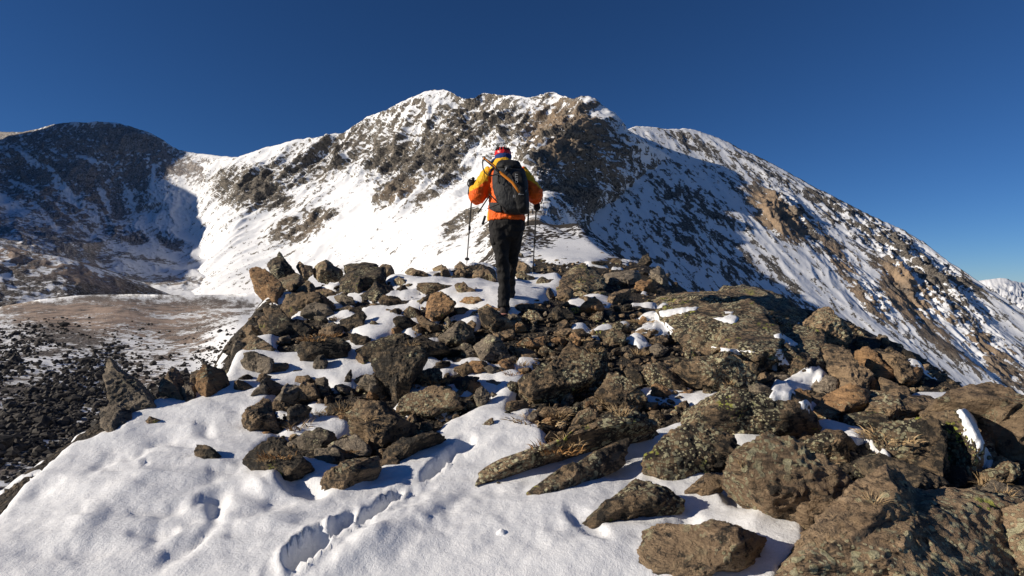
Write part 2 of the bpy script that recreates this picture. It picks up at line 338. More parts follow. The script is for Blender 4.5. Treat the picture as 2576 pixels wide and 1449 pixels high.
# the ridge west of the bowl, outside the frame: it keeps the bowl and the dome in shade
wy = np.linspace(300, 2300, 120); wx = np.linspace(-3000, -1150, 90); WX, WY = np.meshgrid(wx, wy)
cr = np.interp(WY, [300, 560, 640, 700, 896, 995, 1325, 1400, 1500, 1640, 1720, 1840, 2300], [-300, -60, 545, 545, 555, 607, 658, 662, 705, 790, 790, -100, -420])
Pw = np.stack([WX.ravel(), WY.ravel(), (cr - np.where(WX > -1816, 2.0, 1.1) * np.abs(WX + 1816)).ravel()], 1)
Pw[:, 2] = np.maximum(Pw[:, 2] + 25 * fbm(Pw * np.array([1, 1, 0]) / 160, 5), -430)
west = make_mesh("mountain", Pw, grid_faces(90, 120), mat_C, {"rock": .4 + .3 * fbm(Pw / 90, 3), "tan": np.zeros(len(Pw))})
tag(west, "snow and rock ridge west of the shaded bowl beyond the left edge", kind="structure")
# ------------------------------------------------------------------ near ridge: ground and snow
# (px, py, Y): where the ground is seen and how far ahead it lies
G_C = [(0,1449,2.25),(640,1449,2.2),(1288,1449,2.15),(1930,1449,2.1),(2576,1449,2.05),(0,1310,2.8),(180,1135,3.6),(400,1200,3.05),(300,1060,3.95),(700,1250,2.9),(1288,1250,2.9),
       (1650,1300,2.6),(2000,1300,2.5),(2576,1200,2.75),(2200,1200,2.95),(1700,1150,3.3),(1288,1100,3.6),(1000,1150,3.45),(700,1100,3.75),(560,985,4.5),(800,1000,4.4),(1000,1000,4.35),(1288,1000,4.3),
       (1600,1020,4.0),(1950,1020,3.95),(2290,1010,4.2),(2480,1010,3.9),(610,900,5.1),(850,900,5.2),(1100,900,5.15),(1350,900,5.1),(1700,900,5.1),(2000,900,4.9),(2200,935,4.7),(640,800,6.4),(900,800,6.2),
       (1270,785,6.0),(1500,800,6.1),(1750,790,6.6),(2100,850,6.0),(1950,765,7.6),(700,705,8.6),(900,705,9.2),(1100,710,10.2),(1270,715,9.2),(1450,720,9.0),(1600,730,9.0),(1730,745,9.0),
       (1110,686,8.5),(1250,672,9.2),(1380,664,11),(1500,668,11),(1600,682,11),(1300,640,24),(1420,640,24),(1530,645,24),(1360,615,45),(1480,618,45),(1350,585,75),(1440,588,75),(1345,555,110),(1420,565,110)]
gc = np.array(G_C, float); gw = ray(gc[:, 0], gc[:, 1], gc[:, 2])
EDGE = np.array([(0.5,-3.2,4.0),(2.25,-2.75,4.2),(2.8,-2.62,4.2),(3.6,-2.86,4.1),(3.95,-2.9,4.0),(4.6,-2.45,3.35),(5.1,-2.5,3.4),(6,-2.85,3.95),(7.2,-3.1,3.9),(7.9,-3.3,3.0),(8.3,-2.3,2.6),(9,-.9,2.4),(11,-.35,2.6),(14,-.5,3.2),
        (24,-.2,4.3),(45,1.2,6.4),(75,2.2,9.0),(110,3.4,12.0),(200,8,22)])
def gkey(x, y): return np.stack([x / 3.0, 2.2 * np.log(y)], 1)
def ground_z(x, y):
    x = np.asarray(x, float); y = np.asarray(y, float)
    xl = np.interp(y, EDGE[:, 0], EDGE[:, 1]); xr = np.interp(y, EDGE[:, 0], EDGE[:, 2])
    xc = np.clip(x, xl - .15, xr + .15)
    z = tps(gkey(gw[:, 0], gw[:, 1]), gw[:, 2], gkey(xc, np.maximum(y, 0.8)), 3e-3)
    z = z - 0.25 * np.clip(0.8 - y, 0, 2)
    dl = np.maximum(xl - x, 0); dr = np.maximum(x - xr, 0); s = 0.25 + y * 0.012
    kl = 0.95 + 1.6 * sstep(3.2, 4.2, y) * sstep(16, 9.5, y)
    return z - kl * (np.sqrt(dl * dl + s * s) - s) - 0.80 * (np.sqrt(dr * dr + s * s) - s)

def ground_hit(px, py):
    """distance ahead at which the line of sight through (px, py) meets the near ground"""
    Y = np.geomspace(1.2, 120, 500); a = (px - CX) / F; b = (CY - py) / F
    h = b * Y - ground_z(a * Y, Y); k = np.where(h < 0)[0]
    if len(k) == 0: return None
    k = k[0]
    if k == 0: return Y[0]
    t = h[k - 1] / (h[k - 1] - h[k]); return Y[k - 1] + t * (Y[k] - Y[k - 1])

# where snow lies, as outlines on the ground (picture units of the measured photograph)
SNOW = [
 [(-900,1800),(-900,1420),(-300,1400),(-50,1330),(0,1300),(60,1225),(180,1120),(300,1085),(330,1040),(400,1000),(460,1020),(560,975),(590,900),(640,850),(690,840),(700,890),(760,885),(850,870),(960,840),(1000,825),(960,860),(945,890),(960,930),
  (900,960),(860,985),(800,960),(740,975),(700,985),(660,1040),(650,1085),(700,1095),(740,1060),(800,1040),(880,1060),(880,1090),(840,1120),(780,1100),(700,1100),(640,1150),(680,1200),(760,1200),(800,1170),(860,1180),
  (940,1200),(960,1170),(1010,1140),(1090,1100),(1140,1060),(1200,1030),(1260,985),(1230,950),(1290,930),(1330,950),(1300,990),(1270,1040),(1320,1055),(1370,1085),(1370,1130),(1420,1130),(1560,1090),(1640,1085),(1700,1060),(1790,1070),(1830,1110),(1900,1075),(1960,1130),
  (1840,1190),(1840,1240),(1900,1270),(2020,1320),(2030,1380),(1960,1449),(1960,1800)],
 [(950,695),(1060,697),(1180,708),(1290,715),(1290,790),(1150,770),(1100,745),(1000,725)],
 [(1150,800),(1195,785),(1215,800),(1200,830),(1150,820)],
 [(730,808),(800,795),(880,770),(905,780),(880,810),(780,805)],
 [(880,838),(930,800),(1000,800),(990,825),(920,850)],
 [(1300,690),(1400,690),(1430,720),(1380,750),(1290,790),(1280,740)],
 [(1330,640),(1400,622),(1490,620),(1560,640),(1500,660),(1380,655)],
 [(1400,598),(1470,596),(1530,612),(1480,622),(1380,618)],
 [(1560,810),(1640,790),(1720,772),(1760,774),(1690,790),(1620,805)],
 [(1590,838),(1640,800),(1665,812),(1700,830),(1680,842)],
 [(1570,855),(1600,845),(1640,868),(1600,880)],
 [(1400,760),(1500,745),(1560,760),(1500,775)],[(1440,815),(1480,812),(1480,825),(1430,830)],[(1120,740),(1170,750),(1110,770)],
 [(1925,1010),(1950,960),(2010,950),(2060,925),(2085,945),(2040,975),(1990,990),(1960,1020),(1930,1040)],
 [(2290,985),(2400,990),(2380,1040),(2300,1030)],
 [(2040,1060),(2080,1055),(2180,1085),(2160,1120),(2080,1100)],[(2000,1010),(2060,1010),(2050,1040),(2010,1045)],
 [(1330,1140),(1400,1150),(1500,1190),(1560,1230),(1450,1260),(1300,1240)],
 [(1310,860),(1340,850),(1350,862),(1320,872)],[(1480,830),(1540,820),(1560,835),(1500,845)],
]
RW, RH = 1400, 1000; RX0, RY0, RS = -900, 560, 2.0   # raster of the snow outlines
def raster(polys):
    gx, gy = np.meshgrid(RX0 + RS * np.arange(2200), RY0 + RS * np.arange(640)); m = np.zeros(gx.shape, bool)
    for p in polys:
        p = np.array(p, float); x0, y0 = p.min(0); x1, y1 = p.max(0)
        i0, i1 = max(0, int((x0 - RX0) / RS)), min(2199, int((x1 - RX0) / RS) + 2); j0, j1 = max(0, int((y0 - RY0) / RS)), min(639, int((y1 - RY0) / RS) + 2)
        X = gx[j0:j1, i0:i1]; Y = gy[j0:j1, i0:i1]; ins = np.zeros(X.shape, bool)
        for k in range(len(p)):
            ax, ay = p[k]; bx, by = p[(k + 1) % len(p)]
            if ay == by: continue
            ins ^= ((ay > Y) != (by > Y)) & (X < (bx - ax) * (Y - ay) / (by - ay) + ax)
        m[j0:j1, i0:i1] |= ins
    m = m.astype(np.float32)
    for r in (4, 3, 3):
        for ax in (0, 1):
            c = np.cumsum(np.pad(m, [(r + 1, r) if a == ax else (0, 0) for a in (0, 1)], mode='edge'), axis=ax)
            m = (np.take(c, range(2 * r + 1, c.shape[ax]), ax) - np.take(c, range(0, c.shape[ax] - 2 * r - 1), ax)) / (2 * r + 1)
    return m
snow_r = raster(SNOW)
def sample_r(R, px, py):
    u = np.clip((px - RX0) / RS, 0, R.shape[1] - 1.001); v = np.clip((py - RY0) / RS, 0, R.shape[0] - 1.001)
    i = u.astype(int); j = v.astype(int); fu = u - i; fv = v - j
    return (R[j, i] * (1 - fu) + R[j, i + 1] * fu) * (1 - fv) + (R[j + 1, i] * (1 - fu) + R[j + 1, i + 1] * fu) * fv

def snow_amount(V):
    px, py = to_px(V); m = sample_r(snow_r, px, py)
    off = (px < -60) | (px > 2640) | (py > 1480)
    n = fbm(np.stack([V[:, 0] * 1.1, V[:, 1] * 1.5, V[:, 2] * 0], 1), 4)
    n2 = fbm(np.stack([V[:, 0] * 4, V[:, 1] * 5, V[:, 2] * 0 + 5], 1), 3)
    m = m + 0.16 * n2 * (1 - np.abs(2 * m - 1))
    lft = sstep(1500, 1250, px) * sstep(1.0, 3.0, V[:, 1]); scatter = sstep(0.16 - .20 * lft, 0.42 - .20 * lft, n + .25 * n2) * 0.80          # drifts between the stones
    far = sstep(12, 30, V[:, 1]); scatter = np.maximum(scatter, far * sstep(-.1, .25, n2 + .5 * n) * .75)
    edge_l = sstep(.35, .1, V[:, 0] - np.interp(V[:, 1], EDGE[:, 0], EDGE[:, 1]))
    return np.clip(np.maximum(m, scatter * (1 - .3 * edge_l)), 0, 1)

nu, nv = 500, 370
pxs = np.concatenate([np.linspace(-1500, -40, 40, endpoint=False), np.linspace(-40, 2616, 420, endpoint=False), np.linspace(2616, 4000, 40)])
Ys = np.concatenate([np.linspace(-1.5, 0.9, 14, endpoint=False), np.geomspace(0.9, 125, nv - 14)])
U, YY = np.meshgrid((pxs - CX) / F, Ys); XX = U * np.maximum(YY, 1.6)
Z0 = ground_z(XX.ravel(), np.maximum(YY.ravel(), .3)); NG = np.stack([XX.ravel(), YY.ravel(), Z0], 1)
rough = fbm(np.stack([NG[:, 0] * 2.2, NG[:, 1] * 2.2, NG[:, 2]], 1), 5, gain=.6); crag = ridged(np.stack([NG[:, 0] * 3, NG[:, 1] * 3, NG[:, 2]], 1), 4)
far_k = np.clip(NG[:, 1] / 12, 1, 6)
GN = NG.copy(); GN[:, 2] += (0.055 * rough + 0.045 * (crag - .4)) * far_k - 0.012
sn = snow_amount(np.where(NG[:, 1:2] > .5, NG, np.array([[0, .5, -1]])))

GN[:, 2] -= .24 * sstep(.55, .85, sn) * sstep(9, 6, NG[:, 1])

def soil_mat():
    m = NT("stony_soil"); P = m.g.outputs["Position"]
    n1 = m.noise(P, 5, 8, .65); n2 = m.noise(P, 22, 6, .7); v = m.voro(P, 26); v2 = m.voro(P, 60)
    c = m.mix(m.ss(n1, .38, .62), (.028, .024, .020), (.085, .066, .046)); c = m.mix(m.ss(n2, .5, .7), c, (.20, .15, .095))
    c = m.mix(m.math('MULTIPLY', m.ss(v, .35, .6), .7), c, (.022, .02, .018))
    m.l(c, m.b.inputs["Base Color"]); m.b.inputs["Roughness"].default_value = .95
    h = m.math('ADD', m.math('MULTIPLY', n2, .6), m.math('ADD', m.math('MULTIPLY', m.ss(v, .6, .1), .5), m.math('MULTIPLY', m.ss(v2, .6, .1), .25)))
    m.l(m.bump(h, .03), m.b.inputs["Normal"]); return m.m
def snow_mat():
    m = NT("foreground_snow"); P = m.g.outputs["Position"]
    n = m.noise(P, 140, 3, .7); n2 = m.noise(P, 14, 5, .6)
    c = m.mix(m.ss(n2, .35, .65), (.80, .81, .825), (.86, .865, .87)); m.l(c, m.b.inputs["Base Color"])
    gl = m.voro(P, 330, out="Color"); sep = m.n("ShaderNodeSeparateColor"); m.l(gl, sep.inputs[0])
    sp = m.math('GREATER_THAN', sep.outputs[0], .965)         # single ice crystals that catch the sun
    m.inp(m.b.inputs["Roughness"], m.math('SUBTRACT', .62, m.math('MULTIPLY', sp, .42)))
    m.inp(m.b.inputs["Specular IOR Level"], m.math('ADD', .25, m.math('MULTIPLY', sp, .7)))
    h = m.math('ADD', m.math('MULTIPLY', n, .22), n2); b = m.bump(h, .012, .8)
    m.l(m.bump(sep.outputs[1], .0035, m.math('MULTIPLY', sp, 1.0) if False else .35, b), m.b.inputs["Normal"])
    m.b.inputs["Subsurface Weight"].default_value = 0.0
    return m.m
MS = soil_mat(); MSN = snow_mat()
gr = make_mesh("ridge_ground", GN, grid_faces(nu, nv), MS)
tag(gr, "stony ground of the ridge the hiker walks on", kind="structure")

# dents, prints and drifts in the snow: (px, py, rx, ry, angle, height in m)
DENT = [(770,1400,62,26,-38,-.20),(860,1335,44,16,-36,-.08),(985,1268,34,9,-30,-.07),(940,1300,60,13,-36,-.07),(1105,1180,56,13,-40,-.085),(1165,1135,32,14,-30,-.05),(1130,1050,26,10,-40,-.05),
        (545,1285,22,42,12,-.07),(440,1292,34,12,-20,-.05),(395,1350,26,34,20,-.03),(440,1402,56,20,-40,-.04),(500,1370,44,11,-38,-.055),(480,1318,40,12,-10,-.045),
        (355,1150,28,10,-30,-.04),(430,1112,36,9,-8,-.04),(520,1100,22,12,20,-.045),(470,1135,26,8,0,-.035),(420,1215,60,12,-14,-.02),(255,1180,40,14,-40,-.03),(520,1215,60,14,-20,-.035),
        (560,1245,60,12,-14,-.02),(650,1235,30,12,30,.05),(690,1225,44,24,20,.07),(760,1235,60,22,15,-.06),(690,1280,40,14,-10,-.05),(690,1320,60,18,-10,.04),(880,1235,60,14,-18,.05),(985,1225,50,12,-12,.03),
        (1400,1290,240,60,-8,.07),(1500,1400,160,50,-10,.04),(1010,1340,120,34,-32,.06),(900,1400,110,26,-36,.05),(100,1250,40,14,-30,-.03),(220,1330,120,30,-40,.04),(120,1400,60,20,-10,-.03),(330,1240,90,20,-20,.02),
        (1700,1360,60,30,-30,-.05),(1480,1345,60,20,30,-.03),(1850,1240,70,40,50,-.07),(1880,1260,40,60,-40,.05),(1900,1330,80,20,-30,.03),(1240,1130,60,12,-30,.03),(1500,1150,80,12,-22,.025),(1600,1130,40,10,-20,.03)]
m = np.clip(sn, 0, 1); sx, sy = to_px(np.where(NG[:, 1:2] > .5, NG, np.array([[0, .5, -50.]])))
SV = NG.copy()
lump = 0.042 * fbm(np.stack([NG[:, 0] * 1.6, NG[:, 1] * 1.9, NG[:, 2] * 0], 1), 3) + 0.012 * fbm(np.stack([NG[:, 0] * 5, NG[:, 1] * 7, NG[:, 2] * 0], 1), 3)
pit = fbm(np.stack([NG[:, 0] * 4.2 + .4 * NG[:, 1], NG[:, 1] * 6.5, NG[:, 2] * 0 + 9], 1), 3)
sastr = ridged(np.stack([NG[:, 0] * 1.6 + NG[:, 1] * .8, NG[:, 1] * 5, NG[:, 2] * 0 + 2], 1), 3)
SV[:, 2] += lump * np.clip(NG[:, 1] / 4, .7, 1.8) * (1 - .75 * gauss(sx, sy, 1350, 1390, 330, 150, -6)) * sstep(16, 8, NG[:, 1]) + .016 * sastr * (1 - .8 * gauss(sx, sy, 1350, 1390, 330, 150, -6)) - .020 * sstep(.12, .42, pit) * gauss(sx, sy, 470, 1230, 420, 210, -15) + 0.055 * (m - .42) * np.clip(NG[:, 1] / 4, .75, 2.2) - .03 * sstep(.45, .25, m)
for (gx, gy, rx, ry, an, h) in DENT:
    a = math.radians(an); dx, dy = sx - gx, sy - gy
    wob = 1 + (.22 if gx > 700 and h < 0 else .5) * fbm(np.stack([NG[:, 0] * 9, NG[:, 1] * 9, NG[:, 2] * 0 + gx], 1), 2)
    u = (dx * math.cos(a) + dy * math.sin(a)) / rx / wob; v = (-dx * math.sin(a) + dy * math.cos(a)) / ry / wob; r = np.sqrt(u * u + v * v)
    track = gx > 700 and h < 0
    SV[:, 2] += h * (sstep(1.3, .6, r) if track else np.exp(-r * r)) * (.8 if track else .65)
    if track: SV[:, 2] += -.12 * h * np.exp(-((r - 1.4) / .3) ** 2) * (.5 + fbm(np.stack([NG[:, 0] * 14, NG[:, 1] * 14, NG[:, 2] * 0], 1), 2))
# broken crust thrown up along the boot track
tr = np.exp(-(((sx - 900) * .58 + (sy - 1330) * .81) / 40) ** 2) * sstep(1500, 1300, sx) * sstep(1010, 1080, sy) * sstep(1250, 1100, sx)
SV[:, 2] += tr * .022 * fbm(np.stack([NG[:, 0] * 22, NG[:, 1] * 22, NG[:, 2] * 0 + 3], 1), 3)
Fq = grid_faces(nu, nv); keep = (m[Fq].max(1) > .25) & (NG[Fq[:, 0], 1] < 90); Fk = Fq[keep]
used, inv = np.unique(Fk.ravel(), return_inverse=True)
snow_o = make_mesh("snow", SV[used], inv.reshape(-1, 4), MSN)
tag(snow_o, "wind packed white snow with boot prints across the foreground ridge", kind="structure")
# ------------------------------------------------------------------ rocks
def rock_mat(name, a, b, c, dark, lich, yellow, scale=1.0, frost=0.0):
    """schist: foliated brown rock with black crust that also paints in shade, pale green lichen discs and yellow lichen"""
    m = NT(name); P = m.g.outputs["Position"]; oi = m.n("ShaderNodeObjectInfo")
    n1 = m.noise(P, 4.5 * scale, 6, .62); n2 = m.noise(P, 17 * scale, 8, .72); n3 = m.noise(P, 60 * scale, 4, .7)
    band = m.noise(m.map(P, (4, 4, 22), (0.35, 0.5, 0)), 2.2 * scale, 7, .68, .6)
    col = m.mix(m.ss(n1, .35, .65), a, b); col = m.mix(m.ss(band, .52, .66), col, c)
    col = m.mix(m.math('MULTIPLY', m.ss(band, .46, .36), .8), col, (.04, .036, .032))
    dk = m.ss(m.math('ADD', m.math('MULTIPLY', n2, 1.0), m.math('MULTIPLY', n1, .35)), (.60 + dark * .19), (.50 + dark * .19))  # dark crust, spread wider so the colour also carries facet shade
    col = m.mix(m.math('MULTIPLY', dk, .93), col, (.026, .024, .021))
    v1 = m.voro(P, 34 * scale, 'SMOOTH_F1'); v2 = m.voro(P, 55 * scale)
    disc = m.math('MAXIMUM', m.ss(m.math('ADD', v1, m.math('MULTIPLY', n3, .3)), .50, .43), m.ss(v2, .34, .26))
    lm = m.math('MULTIPLY', disc, m.ss(m.noise(P, 2.6 * scale, 4, .6), .60 - lich * .17, .68 - lich * .17))
    col = m.mix(m.math('MULTIPLY', lm, .92), col, m.mix(m.ss(n3, .4, .6), (.44, .41, .25), (.62, .58, .38)))
    ym = m.math('MULTIPLY', disc, m.ss(m.noise(P, 3.7 * scale, 3, .5), .71 - yellow * .16, .76 - yellow * .16))
    col = m.mix(m.math('MULTIPLY', ym, .9), col, (.40, .42, .07))
    col = m.mix(m.math('MULTIPLY', m.math('SUBTRACT', oi.outputs["Random"], .5), .5), col, (.02, .02, .02)) if False else col
    hs = m.n("ShaderNodeHueSaturation"); m.l(col, hs.inputs["Color"])
    m.inp(hs.inputs["Value"], m.math('ADD', .78, m.math('MULTIPLY', oi.outputs["Random"], .5)))
    m.l(hs.outputs[0], m.b.inputs["Base Color"]); m.b.inputs["Roughness"].default_value = .86; m.b.inputs["Specular IOR Level"].default_value = .35
    h = m.math('ADD', m.math('MULTIPLY', n2, 1.0), m.math('MULTIPLY', n3, .25)); h = m.math('ADD', h, m.math('MULTIPLY', band, .7))
    h = m.math('ADD', h, m.math('MULTIPLY', disc, .12))
    m.l(m.bump(h, .055 / scale, 1.0), m.b.inputs["Normal"]); return m.m
RM = {
 'b': rock_mat("brown_schist", (0.200, 0.141, 0.086), (0.330, 0.231, 0.140), (0.480, 0.333, 0.190), .42, .45, .30),
 'd': rock_mat("dark_crusted_schist", (0.120, 0.093, 0.063), (0.190, 0.142, 0.091), (0.300, 0.213, 0.124), .75, .35, .30),
 'o': rock_mat("orange_weathered_schist", (0.300, 0.176, 0.091), (0.480, 0.287, 0.140), (0.660, 0.398, 0.198), .20, .15, .05),
 'g': rock_mat("grey_schist", (0.200, 0.163, 0.119), (0.300, 0.244, 0.181), (0.420, 0.342, 0.247), .30, .30, .10),
 'l': rock_mat("lichen_covered_schist", (0.200, 0.144, 0.089), (0.300, 0.213, 0.129), (0.440, 0.296, 0.165), .62, .95, .62),
 'r': rock_mat("rust_brown_lichen_schist", (.30, .205, .125), (.42, .30, .185), (.56, .40, .25), .15, .85, .3, .75),
}
_ico = {}
def ico(level):
    if level not in _ico:
        import bmesh
        bm = bmesh.new(); bmesh.ops.create_icosphere(bm, subdivisions=level, radius=1.0)
        V = np.array([v.co for v in bm.verts]); Fc = np.array([[v.index for v in f.verts] for f in bm.faces]); bm.free(); _ico[level] = (V, Fc)
    return _ico[level]
def polytope(D, rs, n=9, p=60, lo=.55, hi=1.0, chips=True):
    N = rs.normal(size=(n, 3)); N /= np.linalg.norm(N, axis=1)[:, None]; h = rs.uniform(lo, hi, n)
    N = np.vstack([N, np.eye(3), -np.eye(3)]); h = np.concatenate([h, np.full(6, 1.0)])
    s = np.maximum(D @ N.T / h, 0); m = s.max(1, keepdims=True); r = 1.0 / (m[:, 0] * ((s / m) ** p).sum(1) ** (1 / p))
    if chips:      # smaller broken faces cut across the edges of the big ones
        Q = D * r[:, None]; N = rs.normal(size=(34, 3)); N /= np.linalg.norm(N, axis=1)[:, None]
        sup = (Q @ N.T).max(0) * rs.uniform(.84, 1.0, 34); s = np.maximum(D @ N.T / sup, 1e-6); r = np.minimum(r, 1.0 / s.max(1))
    return r
def crags(P, size, rs, k=1.0):
    """relief of a broken, foliated stone of the given size, as a factor along the radius"""
    o = rs.uniform(0, 50, 3); q = P / size; t = rs.uniform(-.7, .7)
    st = np.stack([q[:, 0] * 1.3, q[:, 1] * 1.3, (q[:, 2] + t * q[:, 0]) * 5.0], 1)
    return k * (0.08 * fbm(q * 1.6 + o, 3) + 0.075 * (ridged(st + o, 3) - .4) + .11 * (ridged(q * 3.4 + o, 5, gain=.62) - .4) + .05 * fbm(q * 12 + o, 3))

def traced_rock(name, pts, tone, seed, flat=0.25, thick=0.45, level=None, sink=0.10):
    """a solid stone whose outline seen from the path is the measured one; stands where its foot meets the ground"""
    rs = np.random.RandomState(seed); pts = np.array(pts, float)
    pyb = pts[:, 1].max(); pyt = pts[:, 1].min(); low = pts[pts[:, 1] > pyb - .3 * (pyb - pyt) - 2]
    pxb = low[:, 0].mean(); Yb = ground_hit(pxb, min(pyb, 1600)) or ground_hit(pts[:, 0].mean(), pyb + 14) or 9.0
    Yt = ground_hit(pts[:, 0].mean(), pyt); Yt = min(Yt if Yt else Yb * 1.4, Yb * 1.45)
    h = pyb - pyt; w = np.ptp(pts[:, 0]); slope = flat * max(Yt - Yb, 0) / max(h, 1)
    T = thick * math.sqrt(w * h) / F * Yb; Yc = Yb + T * (.35 if flat < .5 else .15)
    # centre and radii of the outline
    cx, cy = pts.mean(0); cx = .5 * cx + .25 * (pts[:, 0].max() + pts[:, 0].min()); cy = .5 * cy + .25 * (pyb + pyt)
    th = np.linspace(-math.pi, math.pi, 181)[:-1]; R = np.zeros(180)
    for k in range(len(pts)):
        a, b = pts[k] - (cx, cy), pts[(k + 1) % len(pts)] - (cx, cy); e = b - a
        for i, t in enumerate(th):
            d = (math.cos(t), math.sin(t)); den = d[0] * e[1] - d[1] * e[0]
            if abs(den) < 1e-9: continue
            s = (a[0] * e[1] - a[1] * e[0]) / den; u = (a[0] * d[1] - a[1] * d[0]) / den
            if s > 0 and -1e-6 <= u <= 1 + 1e-6: R[i] = max(R[i], s)
    R[R == 0] = R[R > 0].mean()
    size_px = math.sqrt(w * h)
    if level is None: level = 6 if size_px > 92 else 5 if size_px > 34 else 4
    D, Fc = ico(level); r = polytope(D, rs, 9); Q = D * r[:, None]   # x right, y ahead, z up (picture down = -z)
    ang = np.arctan2(-Q[:, 2], Q[:, 0]); rho = np.hypot(Q[:, 0], Q[:, 2]); bi = ((ang + math.pi) / (2 * math.pi) * 60).astype(int) % 60
    M = np.zeros(60); np.maximum.at(M, bi, rho); M = np.maximum(M, .3); M = (np.roll(M, 1) + M + np.roll(M, -1)) / 3
    Mi = np.interp(ang, np.linspace(-math.pi, math.pi, 61)[:-1] + math.pi / 60, M, period=2 * math.pi); Ri = np.interp(ang, th, R, period=2 * math.pi)
    k = 1.11 * rho / Mi; ppx = cx + np.cos(ang) * k * Ri; ppy = cy + np.sin(ang) * k * Ri
    ppy = np.where(ppy > cy, cy + (ppy - cy) * (1 + sink), ppy)
    Yp = Yc + slope * (pyb - ppy); V = ray(ppx, ppy, Yp)
    dz = 1 / F * Yb; up = np.array([0, slope, dz]); nrm = np.array([0, -up[2], up[1]]) / np.linalg.norm(up)
    off = -Q[:, 1] * T; V = V + nrm[None] * off[:, None]
    size = size_px / F * Yb; C = V.mean(0); L = V - C
    f = crags(V, size * .5, rs, .85); V = C + L * (1 + f[:, None] * .85)
    o = make_mesh(name, V - C, Fc, RM[tone]); o.location = C; return o, Yb, size_px, (cx, cy), (w, h)

K = {'e1': (0, 670.8, .25), 'c5': (0, 737.9, .4908), 'c6': (603.7, 637.3, .3241), 'c7': (1274.6, 637.3, .3241), 'c8': (1811.2, 872.1, .3981), 'd2': (1140.4, 972.7, .3287), 'd3': (603.7, 972.7, .3287),
     'e2': (1274.6, 570.2, .2083), 'e3': (1744.1, 704.4, .2083), 'e4': (2079.6, 905.6, .2314), 'e5': (590.3, 644, .1574), 'e6': (590.3, 858.7, .1574), 'e7': (939.2, 644, .1574), 'e8': (939.2, 858.7, .1574)}
